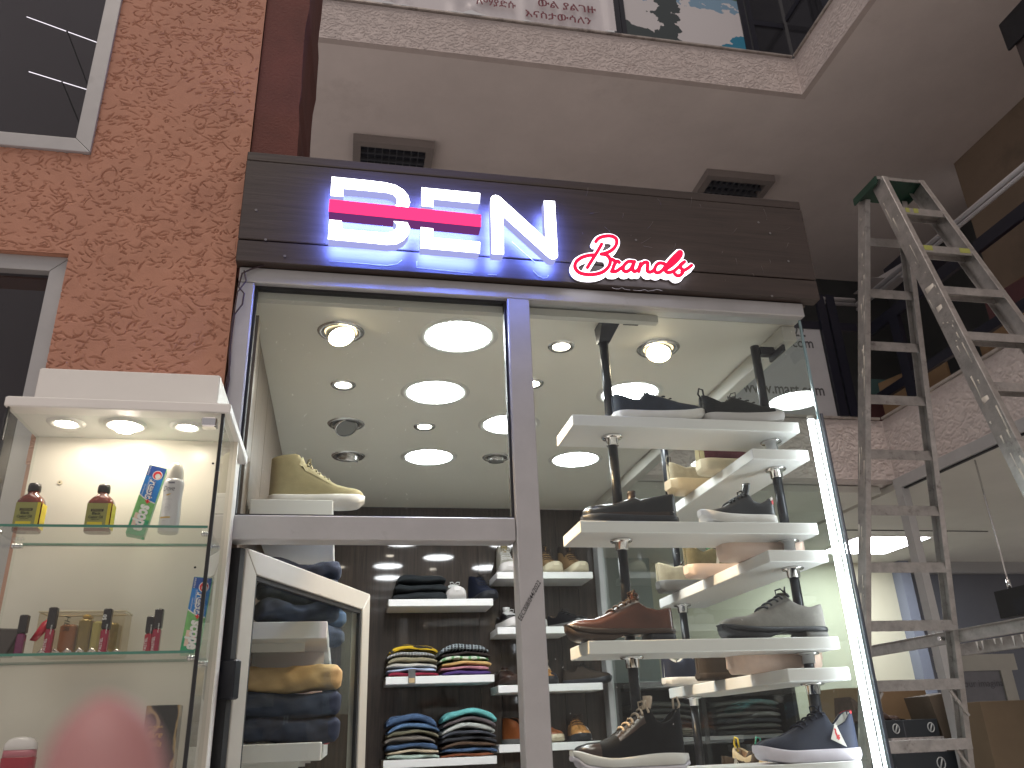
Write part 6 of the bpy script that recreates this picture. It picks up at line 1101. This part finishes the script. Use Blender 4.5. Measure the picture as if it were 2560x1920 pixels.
# stock boxes stacked on a counter behind the ladder
ctr = thing('counter', 'grey counter carrying stacked boxes behind the ladder', 'counter', (3.6,3.2,0)); obj('counter_top', MB().box(3.3,4.95,2.95,3.9,1.13,1.17), alu, ctr); obj('counter_base', MB().box(3.35,4.9,3.0,3.85,0,1.129), slate_w, ctr)
dkb = mat('carton_navy_dark', (0.03,0.036,0.045), 0.6); crd = mat('carton_card', (0.32,0.21,0.12), 0.8, var=0.1, vscale=5); flr = mat('carton_floral', (0.4,0.37,0.37), 0.7, var=0.5, vscale=30); ovl = mat('mark_white', (0.5,0.52,0.54), 0.6)
def ring(x, y, z, r, t): 
    obj('mark', MB().tube([(x+r*math.cos(2*math.pi*k/20), y, z+r*1.2*math.sin(2*math.pi*k/20)) for k in range(21)], 0.004, 5).tube([(x-r*.4,y,z-r*.9),(x+r*.45,y,z+r*.9)], 0.005, 5), ovl, t)
b1 = thing('carton', 'navy carton with two round white emblems behind the ladder rungs', 'carton', (3.78,3.0,1.41)); obj('carton_body', MB().box(3.6,4.0,2.99,3.4,1.405,1.515), dkb, b1, bevel=0.003); ring(3.675,2.986,1.462,0.024,b1); ring(3.94,2.986,1.462,0.024,b1); obj('carton_seam', MB().box(3.735,3.74,2.986,2.9895,1.405,1.51), slate_w, b1)
b2 = thing('carton', 'white floral carton under the navy one', 'carton', (3.78,3.0,1.33)); obj('carton_body', MB().box(3.62,4.02,2.985,3.4,1.31,1.4045), flr, b2)
b3 = thing('carton', 'dark blue sack shaped carton at the bottom behind the last rung', 'carton', (3.8,3.0,1.2)); obj('carton_body', MB().box(3.62,4.12,2.98,3.4,1.1705,1.3095), dkb, b3); ring(3.95,2.976,1.24,0.03,b3)
b4 = thing('carton', 'brown carton with white strap, widest of the boxes behind the ladder', 'carton', (3.85,3.5,1.6)); obj('carton_body', MB().box(3.55,4.28,3.42,3.84,1.1708,1.745), crd, b4, bevel=0.004); obj('strap', MB().box(3.83,3.85,3.412,3.4195,1.171,1.75).box(3.87,3.886,3.411,3.4195,1.171,1.75), prw, b4)
b5 = thing('carton', 'dark brown open carton leaning beside the emblem carton', 'carton', (4.15,3.0,1.4)); obj('carton_body', MB().hexa([(4.07,3.0,1.1708),(4.30,3.0,1.1708),(4.32,3.3,1.1708),(4.09,3.3,1.1708),(3.985,3.0,1.66),(4.22,3.0,1.685),(4.24,3.3,1.685),(4.0,3.3,1.66)]), mat('carton_umber',(0.13,0.1,0.075),0.8,var=0.12,vscale=6), b5)
fx = thing('fur_pelt', 'brown fur trimmed garment lying on the navy carton', 'garment', (3.65,3.1,1.52)); q = MB(); q.loft([[(3.44+0.38*f,3.05+yy,1.516+(0.15*(1-f)**1.1)*(0.0 if k in (0,3) else 1)+0.01*math.sin(f*23+k)) for k, yy in enumerate((0,0.04,0.24,0.28))] for f in [i/14 for i in range(15)]]); obj('pelt', q, mat('fur_brown',(0.09,0.055,0.045),0.95,var=0.5,vscale=60,bump=0.8,bscale=120), fx)
b6 = thing('carton', 'large plain brown carton at the lower right corner', 'carton', (4.5,2.8,1.3)); obj('carton_body', MB().box(4.05,4.7,2.6,2.94,0.9,1.605), mat('carton_dim',(0.15,0.11,0.07),0.8,var=0.1,vscale=4), b6, bevel=0.004)
obj('stand', MB().box(4.06,4.69,2.61,2.939,0,0.899), slate_w, b6)
wn = thing('window', 'grey aluminium framed frosted window behind the brown carton', 'window', (4.6,3.99,1.5)); p, q = PY(2405,1637,3.99), PY(2533,1634,3.99)
xw0, xw1, zw = float(p[0])-0.25, float(q[0]), float(p[2])
obj('window_frame', MB().box(xw0,xw1,3.985,4.03,zw-0.13,zw), alu_cream, wn); obj('window_frame', MB().box(xw1-0.17,xw1-0.06,3.985,4.03,0.2,zw-0.1302), alu_cream, wn); obj('window_pane', MB().box(xw0,xw1-0.171,4.0,4.01,0.2,zw-0.1303), mat('frosted_grey',(0.22,0.22,0.25),0.4,var=0.1), wn)
text('print', 'our imagination', 0.05, mat('frost_ink',(0.12,0.12,0.14),0.6), wn, PY(2412,1718,3.998), (1,0,0), (0,0,1), 0.5)
bb = board('board', 'dark brown board standing at the far right edge behind the carton', 'board', mat('board_umber',(0.1,0.08,0.055),0.8), (4.93,2.7), (5.6,2.7), 0, 1.98)
# ================================================================== the photographer's fingertip
fd = ray(258, 1920); fd = fd/np.linalg.norm(fd); D_ = 0.118
skin = mat('skin_pink', (0.42,0.21,0.21), 0.55, var=0.05, vscale=40); skin.node_tree.nodes['Principled BSDF'].inputs['Subsurface Weight'].default_value = 0.15; skin.node_tree.nodes['Principled BSDF'].inputs['Subsurface Radius'].default_value = (0.006,0.002,0.001)
tip = CAM + ray(258, 1752)/np.linalg.norm(ray(258, 1752))*D_; low_ = CAM + ray(262, 2250)/np.linalg.norm(ray(262, 2250))*(D_*0.97)
ax = (low_-tip); ln_ = np.linalg.norm(ax); ax /= ln_; fg = thing('fingertip', 'blurred pink fingertip close to the lens at the lower left', 'finger', tuple(low_))
side = np.cross(ax, fd); side /= np.linalg.norm(side); dep = np.cross(side, ax)
prof = [(a, r*0.87) for a, r in [(-0.0005,0.001),(0.0004,0.0028),(0.0016,0.0045),(0.0035,0.0062),(0.006,0.0073),(0.010,0.0080),(0.016,0.0084),(0.021,0.0086),(0.0245,0.0088),(0.029,0.0086),(0.037,0.0088),(0.05,0.0092)]]
secs = [[Vector(tip+ax*a+(side*math.cos(2*math.pi*k/24)+dep*math.sin(2*math.pi*k/24)*0.85)*r) for k in range(24)] for a, r in prof]
obj('finger_skin', MB().loft(secs), skin, fg)
secs = [[Vector(tip+ax*a+(side*math.sin(R(u))+dep*math.cos(R(u))*0.85)*(np.interp(a,[p_[0] for p_ in prof],[p_[1] for p_ in prof])+0.0003)) for u in range(-48,49,12)] for a in (0.0012,0.003,0.006,0.009,0.0115)]
obj('fingernail', MB().loft(secs, close=False, cap0=False, cap1=False), mat('nail',(0.68,0.36,0.33),0.3), fg)
